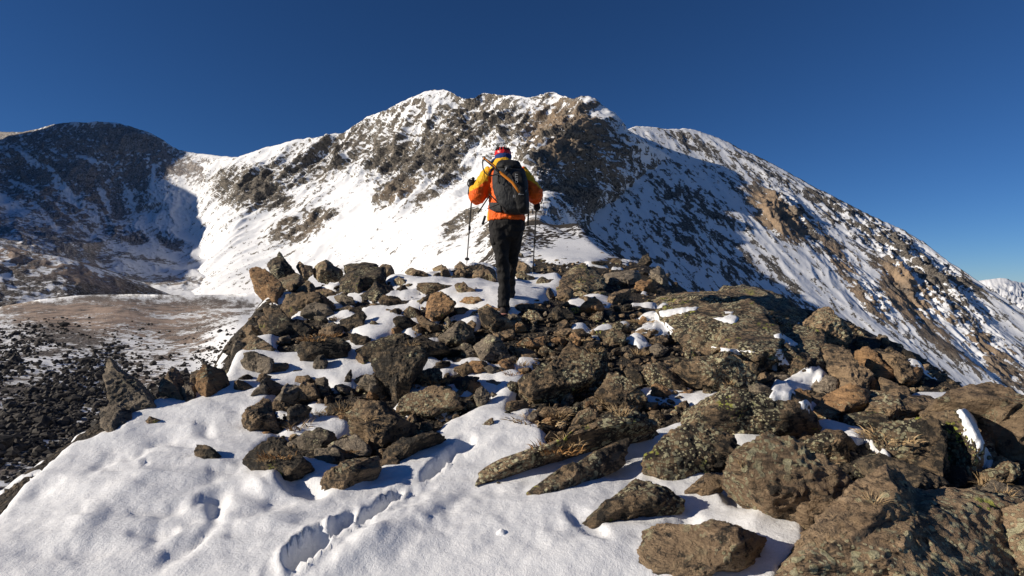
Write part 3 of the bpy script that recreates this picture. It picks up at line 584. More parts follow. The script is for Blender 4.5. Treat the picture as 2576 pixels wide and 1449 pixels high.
# frame, tone, flatness, thickness, short name for labels of neighbours, own label, outline
TR = [
 ('c5','g',.2,.5,'pointed tooth rock','tall pointed grey rock like a tooth above the snow edge at left',[(568,340),(590,345),(605,385),(700,440),(755,500),(790,545),(835,600),(700,625),(625,625),(590,560),(580,480),(565,420)]),
 ('c5','g',.2,.5,None,'blocky grey brown rock under the foot of the pointed tooth rock',[(535,630),(620,615),(680,640),(685,710),(600,750),(545,720)]),
 ('c5','b',.2,.5,None,'shaded brown rock with a lit peak standing right of the pointed tooth rock',[(820,520),(830,480),(880,440),(905,405),(935,440),(945,480),(930,530),(870,515)]),
 ('c5','g',.2,.5,None,'narrow grey stone leaning on the left side of the orange block',[(930,475),(975,455),(1000,480),(1000,540),(960,580),(940,540)]),
 ('c5','b',.2,.5,None,'thin brown stone wedged against the orange block at the snow edge',[(1000,470),(1040,460),(1045,520),(1005,545)]),
 ('c5','o',.2,.5,'orange block','bright orange faced block at the upper left edge of the foreground snow',[(1045,440),(1070,410),(1150,400),(1160,450),(1130,500),(1065,565),(1025,500)]),
 ('c5','b',.2,.5,None,'flat brown stone lying behind the orange block',[(980,430),(1050,400),(1060,420),(1030,450),(975,460)]),
 ('c5','b',.3,.4,None,'low stone half buried in snow in front of the pointed tooth rock',[(735,660),(780,635),(820,650),(790,680),(735,695)]),
 ('c5','d',.4,.4,None,'thin flat stone showing through the snow right of the pointed tooth rock',[(860,630),(920,595),(940,605),(900,635)]),
 ('c5','d',.3,.5,'lone dark stone','dark rounded stone lying alone on the wind carved snow',[(1000,830),(1030,800),(1100,805),(1140,840),(1140,870),(1060,875),(1010,855)]),
 ('c5','d',.3,.5,None,'little dark stone on snow just right of the lone dark stone',[(1195,825),(1235,800),(1280,830),(1240,850)]),
 ('e6','g',.2,.6,'striped cube rock','cube like rock with slanting stripes set in snow below the left cliff rocks',[(130,355),(270,230),(350,200),(660,330),(640,480),(580,520),(300,560),(200,450)]),
 ('e6','b',.3,.5,None,None,[(-40,800),(0,690),(140,640),(290,740),(240,800),(20,860)]),
 ('e6','b',.3,.5,None,None,[(300,650),(440,545),(595,580),(520,640),(400,720)]),
 ('e6','g',.2,.6,None,'large cracked grey rock in snow in front of the striped cube rock',[(265,930),(300,850),(580,620),(700,680),(730,760),(620,900),(540,940),(430,900)]),
 ('e6','b',.2,.6,'wedge boulder','broad wedge boulder with a tall shaded right side in the left snow',[(140,1440),(150,1250),(300,1060),(420,900),(560,960),(640,1200),(740,1440),(600,1500),(200,1500)]),
 ('e6','g',.2,.5,None,'triangular grey slab with dry moss above the wedge boulder',[(620,930),(830,680),(1060,700),(1000,860),(900,980),(740,1060),(640,1000)]),
 ('e6','b',.2,.5,None,'blunt brown rock topped with dead grass beside the triangular grey slab',[(1000,870),(1080,640),(1300,700),(1370,900),(1200,950),(1060,940)]),
 ('e6','g',.2,.5,None,'pillar shaped grey stone with grass at its right side above the small snow pocket',[(910,1100),(1050,1040),(1250,1080),(1130,1180),(1010,1400),(920,1430),(900,1250)]),
 ('e6','g',.1,.5,'thumb rock','thumb shaped upright pale rock in front of the layered dark slab',[(1270,330),(1330,220),(1410,215),(1500,330),(1440,500),(1290,500)]),
 ('e6','d',.2,.5,'layered dark slab','long layered dark slab with thin pale edges above the snow at left of centre',[(1060,160),(1200,60),(1400,0),(1700,40),(1880,90),(1810,170),(1800,260),(1500,350),(1130,380)]),
 ('e6','g',.1,.4,None,'tiny arrowhead shaped stone sticking up from clean snow',[(1720,700),(1800,520),(1855,450),(1885,560),(1850,680)]),
 ('e6','b',.4,.3,None,'thin flake of rock lying in snow beside the arrowhead shaped stone',[(1860,670),(2080,520),(2000,640),(1900,690)]),
 ('e6','g',.2,.5,None,'grey angular rock at the left foot of the great dark boulder',[(1970,690),(2110,530),(2300,600),(2440,800),(2400,920),(2200,830)]),
 ('e6','g',.2,.5,None,None,[(1310,620),(1470,600),(1510,860),(1400,880),(1330,760)]),
 ('e6','d',.3,.5,None,None,[(1500,1040),(1700,980),(1900,1100),(1840,1200),(1520,1220)]),
 ('e6','d',.4,.3,None,'dark splinter of stone lying on the snow in front of the thumb rock',[(885,590),(960,480),(1090,465),(980,570)]),
 ('e6','b',.3,.4,None,None,[(950,660),(1000,560),(1170,540),(1310,640),(1180,700)]),
 ('d3','b',.3,.5,'grassy brown boulder','rugged brown boulder with dead grass on its left shoulder above the boot track',[(845,340),(870,250),(950,160),(1100,170),(1330,260),(1300,350),(1150,440),(1040,520),(930,400)]),
 ('d3','g',.4,.4,None,None,[(400,420),(500,340),(720,370),(740,430),(600,500),(480,480)]),
 ('d3','g',.4,.4,None,'smooth grey plate just left of the block by the boot track',[(700,480),(900,400),(1000,480),(1000,540),(780,560)]),
 ('d3','g',.4,.4,None,None,[(570,480),(720,440),(800,560),(700,620),(600,600)]),
 ('d3','b',.15,.6,'block by the boot track','large rough block on snow beside the boot track with a long shadow',[(575,810),(620,720),(800,560),(1000,530),(1040,620),(980,770),(840,835),(600,835)]),
 ('d3','d',.4,.5,'mossy mound','dark mossy mound with orange moss in the middle of the left snow',[(60,610),(150,520),(300,440),(400,540),(560,640),(480,700),(290,745),(150,690)]),
 ('d3','d',.4,.5,None,'long dark rock behind the block by the boot track along the snow',[(1100,600),(1120,510),(1250,400),(1450,360),(1560,400),(1400,470),(1200,600),(1110,640)]),
 ('d3','b',.3,.4,None,'small brown stone at the upper end of the boot track',[(1815,350),(1850,290),(1930,250),(1940,290),(1850,350)]),
 ('d3','d',.5,.3,None,None,[(100,480),(280,400),(350,400),(250,460)]),
 ('e8','b',.3,.5,'grass capped boulder','wide boulder capped with orange dry grass in the centre foreground',[(410,1170),(480,1000),(640,860),(850,780),(1150,790),(1300,900),(1400,1100),(1100,1150),(960,1240),(600,1180)]),
 ('e8','d',.2,.6,'great dark boulder','great dark lichen speckled boulder slanting down at centre left',[(0,380),(200,300),(400,240),(700,250),(900,330),(680,640),(560,850),(420,980),(380,1000),(140,640)]),
 ('e8','d',.2,.6,None,'dark knobbly boulder resting on top of the great dark boulder',[(-170,180),(0,80),(350,-60),(800,0),(1100,80),(1200,200),(900,250),(500,240),(200,300),(-100,400)]),
 ('e8','g',.1,.6,'little box rock','little box shaped rock with a pale left face and dark right face',[(1310,120),(1450,40),(1560,60),(1640,150),(1600,210),(1430,220)]),
 ('e8','g',.2,.5,'grey pyramid rock','big grey brown pyramid rock in front of the hiker',[(1610,90),(1850,-100),(2000,-60),(2180,250),(2060,330),(1750,310)]),
 ('e8','b',.2,.5,None,None,[(1300,440),(1500,330),(1660,460),(1600,560),(1450,560)]),
 ('e8','d',.2,.5,None,None,[(1280,620),(1500,560),(1690,600),(1560,700),(1480,820),(1350,760)]),
 ('e8','g',.3,.5,None,'smooth oval stone lying in snow right of centre above its flat neighbour',[(1740,470),(1850,420),(2110,430),(2120,540),(2000,570),(1840,540)]),
 ('e8','g',.3,.4,None,'flat lens shaped stone in snow just below the smooth oval stone',[(1800,640),(1900,630),(2120,670),(2090,700),(1950,720),(1840,700)]),
 ('e8','g',.1,.5,None,'upright grey stone lit on its left in snow right of the grass capped boulder',[(1620,900),(1650,770),(1740,720),(1870,860),(1790,1000),(1720,1080),(1660,1000)]),
 ('e8','d',.3,.5,None,None,[(2060,1180),(2140,1120),(2200,1160),(2100,1260)]),
 ('c7','l',.25,.6,'long grey bench rock','long bench shaped rock with a pale top and dark front right of centre',[(105,1050),(180,1010),(440,900),(600,960),(640,1060),(480,1120),(340,1170),(200,1180),(110,1120)]),
 ('c7','l',.25,.6,None,'lichen crusted rock behind the right end of the long bench rock',[(490,880),(620,830),(740,800),(800,900),(780,970),(640,1020),(560,940)]),
 ('c7','b',.15,.6,'lichen pyramid','pyramid shaped brown rock speckled with yellow lichen right of the bench rock',[(700,1100),(800,940),(860,940),(1000,1060),(1060,1150),(980,1240),(820,1200)]),
 ('c7','o',.3,.5,None,None,[(85,720),(160,670),(290,650),(300,720),(200,745)]),
 ('c7','o',.3,.5,None,None,[(320,690),(400,640),(460,680),(440,720)]),
 ('c7','b',.3,.5,None,None,[(250,770),(290,720),(400,800),(380,820)]),
 ('c7','b',.2,.5,None,'angular brown rock with a sharp top behind the long bench rock',[(410,810),(480,700),(600,760),(640,820),(500,860)]),
 ('c7','l',.3,.5,None,'dull brown rounded rock sloping into the deep shadow pit',[(1050,950),(1200,890),(1290,920),(1330,1010),(1390,1090),(1300,1080),(1130,1020)]),
 ('c7','l',.25,.6,'black fronted slab','thick slab with a lit top and black speckled front over the shadow pit',[(1300,910),(1450,870),(1680,870),(1780,930),(1880,1010),(1850,1120),(1600,1060),(1400,1000)]),
 ('c7','l',.3,.6,'domed lichen boulder','broad domed boulder with crusty lichen behind the sloping snow slabs',[(1250,1390),(1380,1270),(1450,1180),(1600,1125),(1760,1130),(1870,1180),(1990,1180),(2100,1210),(2250,1290),(2340,1400),(2200,1470),(1700,1450),(1400,1440)]),
 ('c7','o',.2,.5,None,'reddish rounded stone at the upper right of the domed lichen boulder',[(2130,1200),(2160,1110),(2240,1080),(2320,1130),(2330,1270),(2180,1240)]),
 ('c7','l',.85,.3,'flat outcrop','broad flat bedrock outcrop along the skyline at right of the path',[(1040,430),(1120,380),(1320,362),(1700,352),(1950,352),(2150,385),(2270,455),(2300,540),(2180,620),(2000,590),(1800,520),(1450,500),(1100,470)]),
 ('c7','l',.7,.3,'yellow spotted outcrop','sloping outcrop with a bright yellow green lichen patch near its middle',[(1200,480),(1400,440),(1900,480),(2000,600),(2080,740),(2100,880),(1900,900),(1650,780),(1400,720),(1290,600)]),
 ('c7','l',.6,.35,None,'knobbly lichen rock between two snow tongues on the right outcrop',[(2100,720),(2250,600),(2420,640),(2480,780),(2480,900),(2350,930),(2150,880)]),
 ('e3','b',.3,.5,'shaded crag','brown crag with a black shaded right side at the outcrop edge',[(1350,480),(1500,420),(1720,500),(1860,620),(1880,740),(1750,840),(1500,820),(1400,650)]),
 ('e3','o',.3,.5,'smooth tan boulder','smooth rounded tan boulder on the right skyline edge',[(1930,950),(2000,900),(2130,960),(2200,1080),(2350,1150),(2350,1220),(2200,1190),(2060,1100)]),
 ('e3','b',.3,.5,None,'dark brown boulder at the drop behind the smooth tan boulder',[(2090,860),(2250,880),(2400,1000),(2500,1100),(2560,1240),(2440,1290),(2350,1120),(2200,1020)]),
 ('e3','l',.4,.5,None,None,[(1050,860),(1300,790),(1400,900),(1380,1100),(1200,1170),(1030,1050)]),
 ('e3','b',.5,.4,None,'low ribbed rock in front of the smooth tan boulder',[(1560,1000),(1780,960),(1800,1080),(2100,1200),(2300,1340),(2100,1430),(1800,1330),(1650,1150)]),
 ('e3','b',.5,.4,None,None,[(1500,830),(1760,900),(1960,920),(2000,1060),(1800,1080),(1560,980)]),
 ('e3','b',.5,.4,None,None,[(2240,1220),(2420,1260),(2560,1400),(2600,1520),(2450,1500),(2300,1400)]),
 ('c8','r',.25,.6,'lichen blotched boulder','big lichen blotched boulder overhanging a snow hollow at lower right',[(0,790),(100,700),(380,630),(560,680),(700,780),(830,900),(760,1000),(560,1160),(450,1150),(300,1090),(120,960),(20,860)]),
 ('c8','r',.5,.5,'giant front boulder','giant orange brown boulder with pale lichen discs filling the bottom right corner',[(200,1600),(420,1380),(560,1200),(750,1020),(900,920),(1050,895),(1400,930),(1700,985),(1800,1040),(1800,1200),(1750,1620)]),
 ('c8','r',.4,.5,None,'lichen covered rock right of the crack beside the giant front boulder',[(1812,1050),(1921,1020),(2200,1050),(2250,1620),(1770,1620),(1800,1250)]),
 ('c8','r',.3,.5,'huge right boulder','huge rounded orange and grey boulder cut off by the right edge',[(1360,390),(1450,320),(1560,265),(1700,252),(1921,290),(2150,330),(2200,740),(1790,740),(1740,640),(1640,470),(1500,430),(1380,415)]),
 ('c8','l',.3,.5,'furrowed boulder','furrowed brown boulder with black side below the huge right boulder',[(1000,560),(1060,480),(1300,500),(1400,560),(1440,700),(1480,830),(1420,900),(1250,830),(1080,690)]),
 ('c8','o',.3,.5,None,None,[(590,420),(650,330),(760,290),(900,320),(900,400),(750,440),(700,460),(640,440)]),
 ('c8','b',.5,.4,None,None,[(900,330),(1100,360),(1300,350),(1350,420),(1200,440),(1050,470),(900,440)]),
 ('c8','d',.5,.4,None,'dark crusted ledge behind the giant front boulder',[(880,730),(950,660),(1080,720),(1200,800),(1400,900),(1200,960),(1030,900)]),
 ('c8','g',.4,.4,None,'plain grey flat stone behind the right end of the giant front boulder',[(1640,920),(1700,860),(1850,900),(1910,980),(1700,980)]),
 ('c8','b',.2,.5,None,'rounded brown stone in yellow grass below the huge right boulder',[(1770,780),(1800,730),(1870,740),(1880,820),(1800,850)]),
 ('c8','l',.4,.5,None,None,[(470,640),(620,590),(740,640),(830,760),(640,720)]),
 ('c8','l',.3,.5,None,'crusty rock with a narrow snow strip on its right under the huge right boulder',[(1200,440),(1350,420),(1450,440),(1560,560),(1620,680),(1650,800),(1560,860),(1480,720)]),
 ('d2','l',.5,.3,'upper long slab','longest slanting slab in the snow with yellow lichen at its upper end',[(190,790),(220,690),(330,610),(560,520),(830,450),(1000,400),(1180,310),(1300,250),(1440,300),(1520,370),(1300,390),(1080,410),(850,530),(620,620),(400,700),(260,770)]),
 ('d2','l',.5,.3,'middle long slab','slanting lichen slab in snow below the longest slanting slab',[(555,880),(600,830),(690,820),(700,760),(900,620),(1100,520),(1290,435),(1320,450),(1280,600),(1230,660),(1050,720),(960,780),(820,850),(650,885)]),
 ('d2','l',.3,.45,'lower pointed slab','dark pointed slab with a pale tip running down left into the snow',[(960,1100),(980,1060),(1180,890),(1390,710),(1500,750),(1600,800),(1710,900),(1700,980),(1500,1015),(1250,1050),(1000,1125)]),
 ('d2','l',.4,.5,'crusted slab','rough crusted slab with lime green lichen above the dark pointed slab',[(1450,620),(1540,540),(1620,450),(1720,395),(1900,400),(2050,470),(2100,540),(2190,600),(1980,660),(1750,740),(1680,770),(1450,680)]),
 ('d2','b',.3,.5,None,'small brown rock in snow between the pointed slab and the lichen blotched boulder',[(1715,840),(1800,780),(1920,680),(2050,730),(2050,800),(1870,910),(1820,850)]),
 ('d2','r',.15,.6,'front block','angular front block with a lit left face and black right side at bottom edge',[(1350,1370),(1460,1290),(1530,1180),(1660,1075),(1850,1060),(2030,1050),(2200,1110),(2340,1160),(2370,1280),(2390,1370),(2340,1500),(1480,1500)]),
 ('d2','d',.2,.4,None,'tiny dark triangular stone at the left tip of the longest slab',[(300,800),(340,730),(450,770)]),
 ('d2','g',.5,.3,None,'thin grey splinter in snow between the crusted slab and the pointed slab',[(1250,745),(1420,660),(1440,690),(1300,745)]),
 ('d2','b',.2,.5,None,'knobbly brown rock at the top end of the longest slab',[(870,320),(960,200),(1040,165),(1100,230),(1100,310),(960,330)]),
 ('d2','b',.3,.5,None,None,[(650,240),(700,180),(850,170),(930,210),(800,270)]),
 ('d2','d',.4,.4,None,None,[(600,370),(700,290),(780,330),(660,360)]),
 ('d2','o',.3,.4,None,'orange flake of rock below the lichen pyramid',[(950,180),(1060,110),(1110,160),(1020,185)]),
 ('e5','d',.2,.6,'cliff top rock','jagged dark topped rock standing highest at the left end of the ridge',[(540,220),(700,180),(740,100),(880,130),(980,200),(970,340),(860,350),(720,400),(620,360),(590,300)]),
 ('e5','o',.2,.5,'jutting prow rock','jutting prow rock with a tan lit underside at the far left of the ridge',[(285,360),(400,330),(540,380),(700,480),(780,560),(700,700),(680,760),(600,740),(520,620),(400,560),(320,500)]),
 ('e5','b',.2,.5,None,None,[(990,200),(1030,140),(1120,170),(1230,150),(1250,300),(1100,330),(1060,260)]),
 ('e5','b',.2,.5,None,None,[(1240,190),(1440,150),(1560,145),(1700,230),(1700,310),(1500,330),(1330,330)]),
 ('e5','d',.2,.5,None,'shaded black faced rock on the left skyline of the ridge',[(1770,230),(1860,170),(2080,175),(2300,260),(2150,310),(1900,330),(1820,300)]),
 ('e5','d',.3,.5,None,None,[(2280,240),(2390,180),(2500,190),(2550,260),(2400,290)]),
 ('e5','d',.3,.5,'big black topped boulder','big dark boulder with brown left side behind the left snow strip',[(1700,470),(1770,380),(1900,340),(2200,300),(2410,440),(2400,560),(2200,560),(2000,640),(1820,560),(1720,540)]),
 ('e5','b',.3,.5,None,None,[(700,420),(860,345),(990,340),(1100,380),(1060,520),(950,550),(780,480)]),
 ('e5','b',.3,.5,None,'rounded pinkish brown rock in the middle of the left cliff rocks',[(990,560),(1060,450),(1200,430),(1340,560),(1280,650),(1100,640)]),
 ('e5','b',.3,.5,'sprawling cliff boulder','sprawling brown boulder with a deep shadow on its right at the left edge',[(760,820),(830,700),(1100,620),(1260,640),(1560,660),(1600,800),(1560,900),(1200,880),(1050,970),(880,975),(790,920)]),
 ('e5','g',.3,.5,None,'grey loaf shaped rock ringed by snow below the sprawling cliff boulder',[(1090,1000),(1200,880),(1340,815),(1480,830),(1600,960),(1400,1000),(1200,1010)]),
 ('e5','b',.2,.5,None,None,[(500,900),(620,870),(740,870),(880,1040),(700,1060),(560,1060)]),
 ('e5','b',.2,.5,None,None,[(380,1070),(500,1020),(600,1080),(640,1260),(520,1290),(430,1180)]),
 ('e5','b',.2,.5,'snout rock','snout shaped brown rock overhanging the valley above the bowl rock',[(140,1180),(200,1120),(300,1140),(420,1270),(300,1300),(200,1300)]),
 ('e5','b',.2,.5,'bowl rock','scooped brown rock hanging over the snow at the left drop',[(120,1440),(160,1370),(330,1290),(450,1350),(640,1500),(640,1560),(400,1600),(260,1600)]),
 ('e5','d',.3,.5,None,'long dark wall of rock right of the snout rock',[(620,1060),(900,1040),(1160,1080),(1250,1200),(1100,1300),(800,1300),(640,1280)]),
 ('e5','d',.2,.5,None,None,[(1860,1290),(1960,1240),(2100,1300),(2190,1360),(2100,1449),(1950,1500),(1870,1400)]),
 ('e5','d',.3,.5,None,None,[(1700,1050),(1850,1000),(2030,900),(2100,1000),(2050,1150),(1800,1200),(1720,1150)]),
 ('e5','d',.3,.5,None,None,[(1610,870),(1850,830),(2050,860),(2100,930),(1850,950),(1660,940)]),
 ('e5','g',.3,.5,None,None,[(1600,690),(1700,640),(1900,740),(1930,800),(1800,830)]),
 ('e5','d',.3,.5,None,None,[(2000,620),(2250,500),(2500,480),(2557,600),(2450,720),(2200,740),(2040,700)]),
 ('e5','g',.3,.5,None,None,[(1400,1150),(1600,1080),(1720,1150),(1600,1260),(1450,1230)]),
 ('e5','b',.3,.5,None,None,[(2090,1150),(2200,1050),(2300,1100),(2200,1200)]),
 ('e5','b',.3,.5,None,None,[(1300,610),(1500,585),(1620,640),(1480,690)]),
 ('e7','b',.3,.5,None,None,[(80,220),(160,180),(280,190),(340,260),(220,280)]),
 ('e7','b',.3,.5,None,None,[(500,270),(560,230),(660,225),(780,280),(880,360),(620,360)]),
 ('e7','b',.2,.5,'rounded skyline rock','rounded rock on the skyline against the white slope left of the hiker',[(950,210),(1040,175),(1120,190),(1250,310),(1100,335),(1010,290)]),
 ('e7','b',.3,.5,None,None,[(1300,180),(1400,135),(1540,190),(1440,215)]),
 ('e7','b',.3,.5,None,None,[(1280,270),(1370,220),(1500,240),(1480,300),(1330,310)]),
 ('e7','b',.4,.4,None,'flat brown rock over a snow bank just left of the hiker knees',[(1600,330),(1720,230),(1900,200),(1950,300),(1950,440),(1850,350),(1700,360)]),
 ('e7','b',.15,.5,None,'little sharp stone standing in snow behind the upright square rock',[(330,400),(410,370),(490,400),(530,470),(450,510),(380,480)]),
 ('e7','b',.2,.5,None,None,[(490,500),(590,445),(690,490),(600,530)]),
 ('e7','b',.2,.5,None,None,[(1310,500),(1450,480),(1520,560),(1640,600),(1540,660),(1340,600)]),
 ('e7','o',.1,.6,'upright square rock','upright square rock with a tan lit face and black right side left of the hiker',[(820,1000),(880,760),(930,640),(1060,630),(1200,690),(1330,830),(1240,930),(1100,1010),(950,1050)]),
 ('e7','b',.2,.5,None,None,[(100,770),(180,690),(360,665),(440,710),(400,780),(200,850)]),
 ('e7','b',.2,.5,None,None,[(700,730),(780,690),(900,690),(840,800),(750,810)]),
 ('e7','d',.2,.5,None,'round dark rock half in shadow left of the grey mound rock',[(340,1060),(420,1010),(600,1020),(700,1100),(620,1200),(420,1220)]),
 ('e7','b',.3,.4,None,None,[(700,1010),(900,1030),(1060,1130),(1080,1180),(900,1200),(740,1100)]),
 ('e7','g',.2,.6,'grey mound rock','rough grey mound rock in front and left of the hiker boots',[(1050,1290),(1200,1150),(1400,1080),(1560,1170),(1600,1330),(1400,1430),(1200,1400)]),
 ('e7','g',.1,.5,None,None,[(1140,1030),(1200,975),(1250,1060),(1210,1140)]),
 ('e7','o',.4,.3,None,'orange flat stone under the left boot of the hiker',[(1680,850),(1830,770),(1930,850),(2100,870),(2080,920),(1900,900),(1780,900)]),
 ('e7','l',.3,.5,'boot rock','lichen dotted rock directly below the orange flat stone and the boot',[(1700,960),(1850,890),(2000,920),(2200,1050),(2300,1150),(2100,1250),(1900,1200),(1750,1080)]),
 ('e7','b',.2,.5,None,None,[(1500,1080),(1580,1030),(1640,1100),(1600,1160)]),
 ('e7','b',.3,.4,None,None,[(1490,1010),(1600,880),(1650,940),(1560,1010)]),
 ('e7','b',.3,.4,None,None,[(480,880),(600,820),(680,890),(560,910)]),
 ('e7','b',.2,.5,None,None,[(1600,560),(1640,520),(1720,580),(1640,610)]),
 ('e7','b',.3,.4,None,None,[(270,910),(400,840),(450,860),(400,950),(290,950)]),
 ('e7','b',.4,.4,None,None,[(1330,850),(1480,840),(1550,900),(1400,900)]),
 ('e7','b',.3,.4,None,None,[(700,510),(1000,500),(1260,500),(1270,560),(1100,600),(850,620)]),
 ('e7','o',.3,.4,None,None,[(1380,740),(1460,670),(1700,690),(1800,760),(1600,790)]),
 ('e2','l',.3,.5,None,None,[(100,600),(200,590),(330,630),(330,710),(190,710)]),
 ('e2','l',.3,.5,None,None,[(360,690),(420,640),(600,650),(560,720),(430,740)]),
 ('e2','l',.5,.35,'broad flat rock','broad flat topped rock behind the right trekking pole',[(660,680),(720,600),(900,560),(1040,590),(1150,650),(1180,740),(1000,790),(740,750),(650,740)]),
 ('e2','g',.5,.35,None,'long flat grey rock joined to the right of the broad flat rock',[(1160,630),(1300,580),(1560,570),(1610,620),(1480,700),(1260,700)]),
 ('e2','g',.2,.5,'skyline dome rock','smooth rounded grey rock on the right skyline of the path',[(1730,620),(1810,555),(1890,570),(1960,690),(1880,710)]),
 ('e2','o',.2,.5,None,'pointed tan rock in front of the smooth rounded grey skyline rock',[(1550,740),(1700,670),(1780,660),(1810,770),(1650,800)]),
 ('e2','b',.25,.5,None,'tilted tan rock with a yellow lower edge and black underside',[(1230,870),(1290,810),(1420,780),(1500,800),(1430,850),(1290,920),(1225,910)]),
 ('e2','o',.2,.6,'round orange rock','round orange mottled rock right of the path above the grey bench rock',[(880,1030),(990,930),(1060,880),(1130,920),(1170,1000),(1080,1060),(960,1050)]),
 ('e2','b',.2,.5,None,None,[(610,780),(680,750),(800,820),(750,890),(620,880)]),
 ('e2','d',.2,.5,None,None,[(500,1060),(570,950),(640,1000),(780,1040),(800,1120),(600,1140),(510,1110)]),
 ('e2','b',.3,.5,None,None,[(860,870),(940,850),(1020,880),(960,950)]),
 ('e2','l',.3,.5,None,None,[(1010,830),(1100,790),(1230,820),(1130,870)]),
 ('e2','g',.2,.5,None,None,[(460,790),(520,770),(570,820),(520,860),(460,840)]),
 ('e2','b',.3,.5,None,None,[(200,1080),(270,1030),(380,1050),(430,1130),(300,1130)]),
 ('e2','b',.4,.4,None,None,[(60,970),(230,940),(330,960),(300,1020),(100,1020)]),
 ('e2','b',.3,.5,None,None,[(570,1290),(740,1230),(900,1260),(960,1340),(760,1370)]),
 ('e2','o',.2,.5,None,None,[(760,1320),(830,1290),(910,1370),(870,1440),(800,1400)]),
 ('e2','l',.3,.5,None,None,[(1100,1240),(1280,1240),(1430,1340),(1400,1440),(1200,1400)]),
 ('e2','l',.3,.5,None,None,[(1280,1200),(1400,1180),(1500,1250),(1380,1290)]),
 ('e2','b',.3,.5,None,None,[(1550,1270),(1700,1240),(1830,1290),(1700,1350)]),
 ('e2','b',.1,.5,None,None,[(1000,1300),(1040,1240),(1090,1300)]),
 ('e2','b',.3,.5,None,None,[(1730,1380),(1880,1310),(1940,1400),(1860,1449)]),
]
ROCKS = []    # (object, px, py, size in px, tone, w, h, short name)
occ = []
for i, (fr, tone, flat, thick, short, lab, pts) in enumerate(TR):
    ox, oy, s = K[fr]; P = [(ox + u * s, oy + v * s) for u, v in pts]; occ.append(P)
    big = short in ('giant front boulder', 'huge right boulder', 'flat outcrop', 'front block', 'lichen blotched boulder', 'yellow spotted outcrop', 'domed lichen boulder')
    o, Yb, sz, (cx, cy), (w, h) = traced_rock("rock", P, tone, 100 + i, flat, thick, 7 if short in ('giant front boulder',) else None)
    kind = "boulder" if max(w, h) > 75 else "rock"; o.name = kind
    tag(o, lab, kind, "rocks and boulders on the ridge"); ROCKS.append([o, cx, cy, sz, tone, w, h, short, lab])
# ------------------------------------------------------------------ many smaller stones
occ_r = raster(occ)
PROTO = []
for k in range(14):
    rs = np.random.RandomState(900 + k); D, Fc = ico(5 if k < 8 else 4); r = polytope(D, rs, 10)
    V = D * r[:, None] * np.array([1, rs.uniform(.7, 1), rs.uniform(.45, .85)]); V = V * (1 + crags(V, 1.0, rs, .8)[:, None])
    me = bpy.data.meshes.new("rock"); PROTO.append((V.astype(np.float32), Fc))
def proto_mesh(k, tone, cache={}):
    if k not in cache:
        V, Fc = PROTO[k]; o = make_mesh("rock", V, Fc, RM[tone]); cache[k] = o.data; bpy.data.objects.remove(o)
    return cache[k]
rs = np.random.RandomState(42); cand = []
ZONES = [(600,690,1300,1000,240),(650,1000,1250,1130,26),(1300,740,1900,1080,320),(1250,690,1760,800,90),(640,680,1240,720,40),(1300,640,1640,700,60),(1750,800,2300,1150,40),(2040,1060,2576,1330,30),(700,1090,1000,1230,10),(1280,1030,1650,1120,26)]
for (x0, y0, x1, y1, n) in ZONES:
    for _ in range(n * 5):
        px, py = rs.uniform(x0, x1), rs.uniform(y0, y1)
        if sample_r(occ_r, np.array([px]), np.array([py]))[0] > .35: continue
        sn_ = sample_r(snow_r, np.array([px]), np.array([py]))[0]
        if sn_ > .6 and rs.rand() > .14: continue
        near = min(1.5, max(.5, (py - 600) / 320)); s = np.exp(rs.normal(math.log(29), .42)) * near
        if all((px - c[0]) ** 2 + ((py - c[1]) * 1.5) ** 2 > (.62 * (s + c[2])) ** 2 for c in cand): cand.append((px, py, s)); n -= 1
        if n <= 0: break
cand.sort(key=lambda c: -c[2]); N_IND = 300 - len(TR)
def put(px, py, s, k, rs):
    Y = ground_hit(px, py)
    if Y is None or Y > 60: return None
    sc = s * .60 / F * Y; c = ray(px, py, Y); c = c + np.array([0, sc * .3, sc * rs.uniform(.0, .25)])
    R = Matrix.Rotation(rs.uniform(0, 6.28), 4, 'Z') @ Matrix.Rotation(rs.normal(0, .4), 4, 'X') @ Matrix.Rotation(rs.normal(0, .4), 4, 'Y')
    sx = rs.uniform(.85, 1.3); return Matrix.Translation(Vector(c)) @ R @ Matrix.Diagonal((sc * sx, sc, sc * rs.uniform(.75, 1.15), 1)), Y
n_ind = 0; leftovers = []
for (px, py, s) in cand:
    k = rs.randint(8 if s > 20 else 14)
    tone = rs.choice(list("bbbbggddlo")); rr = put(px, py, s, k, rs)
    if rr is None: continue
    if n_ind < N_IND:
        o = link("rock", proto_mesh(k, tone)); o.material_slots[0].link = 'OBJECT'; o.material_slots[0].material = RM[tone]; o.matrix_world = rr[0]; tag(o, None, "rock", "rocks and boulders on the ridge")
        ROCKS.append([o, px, py, s, tone, s, s * .8, None, None]); n_ind += 1
    else: leftovers.append((rr[0], k, tone))
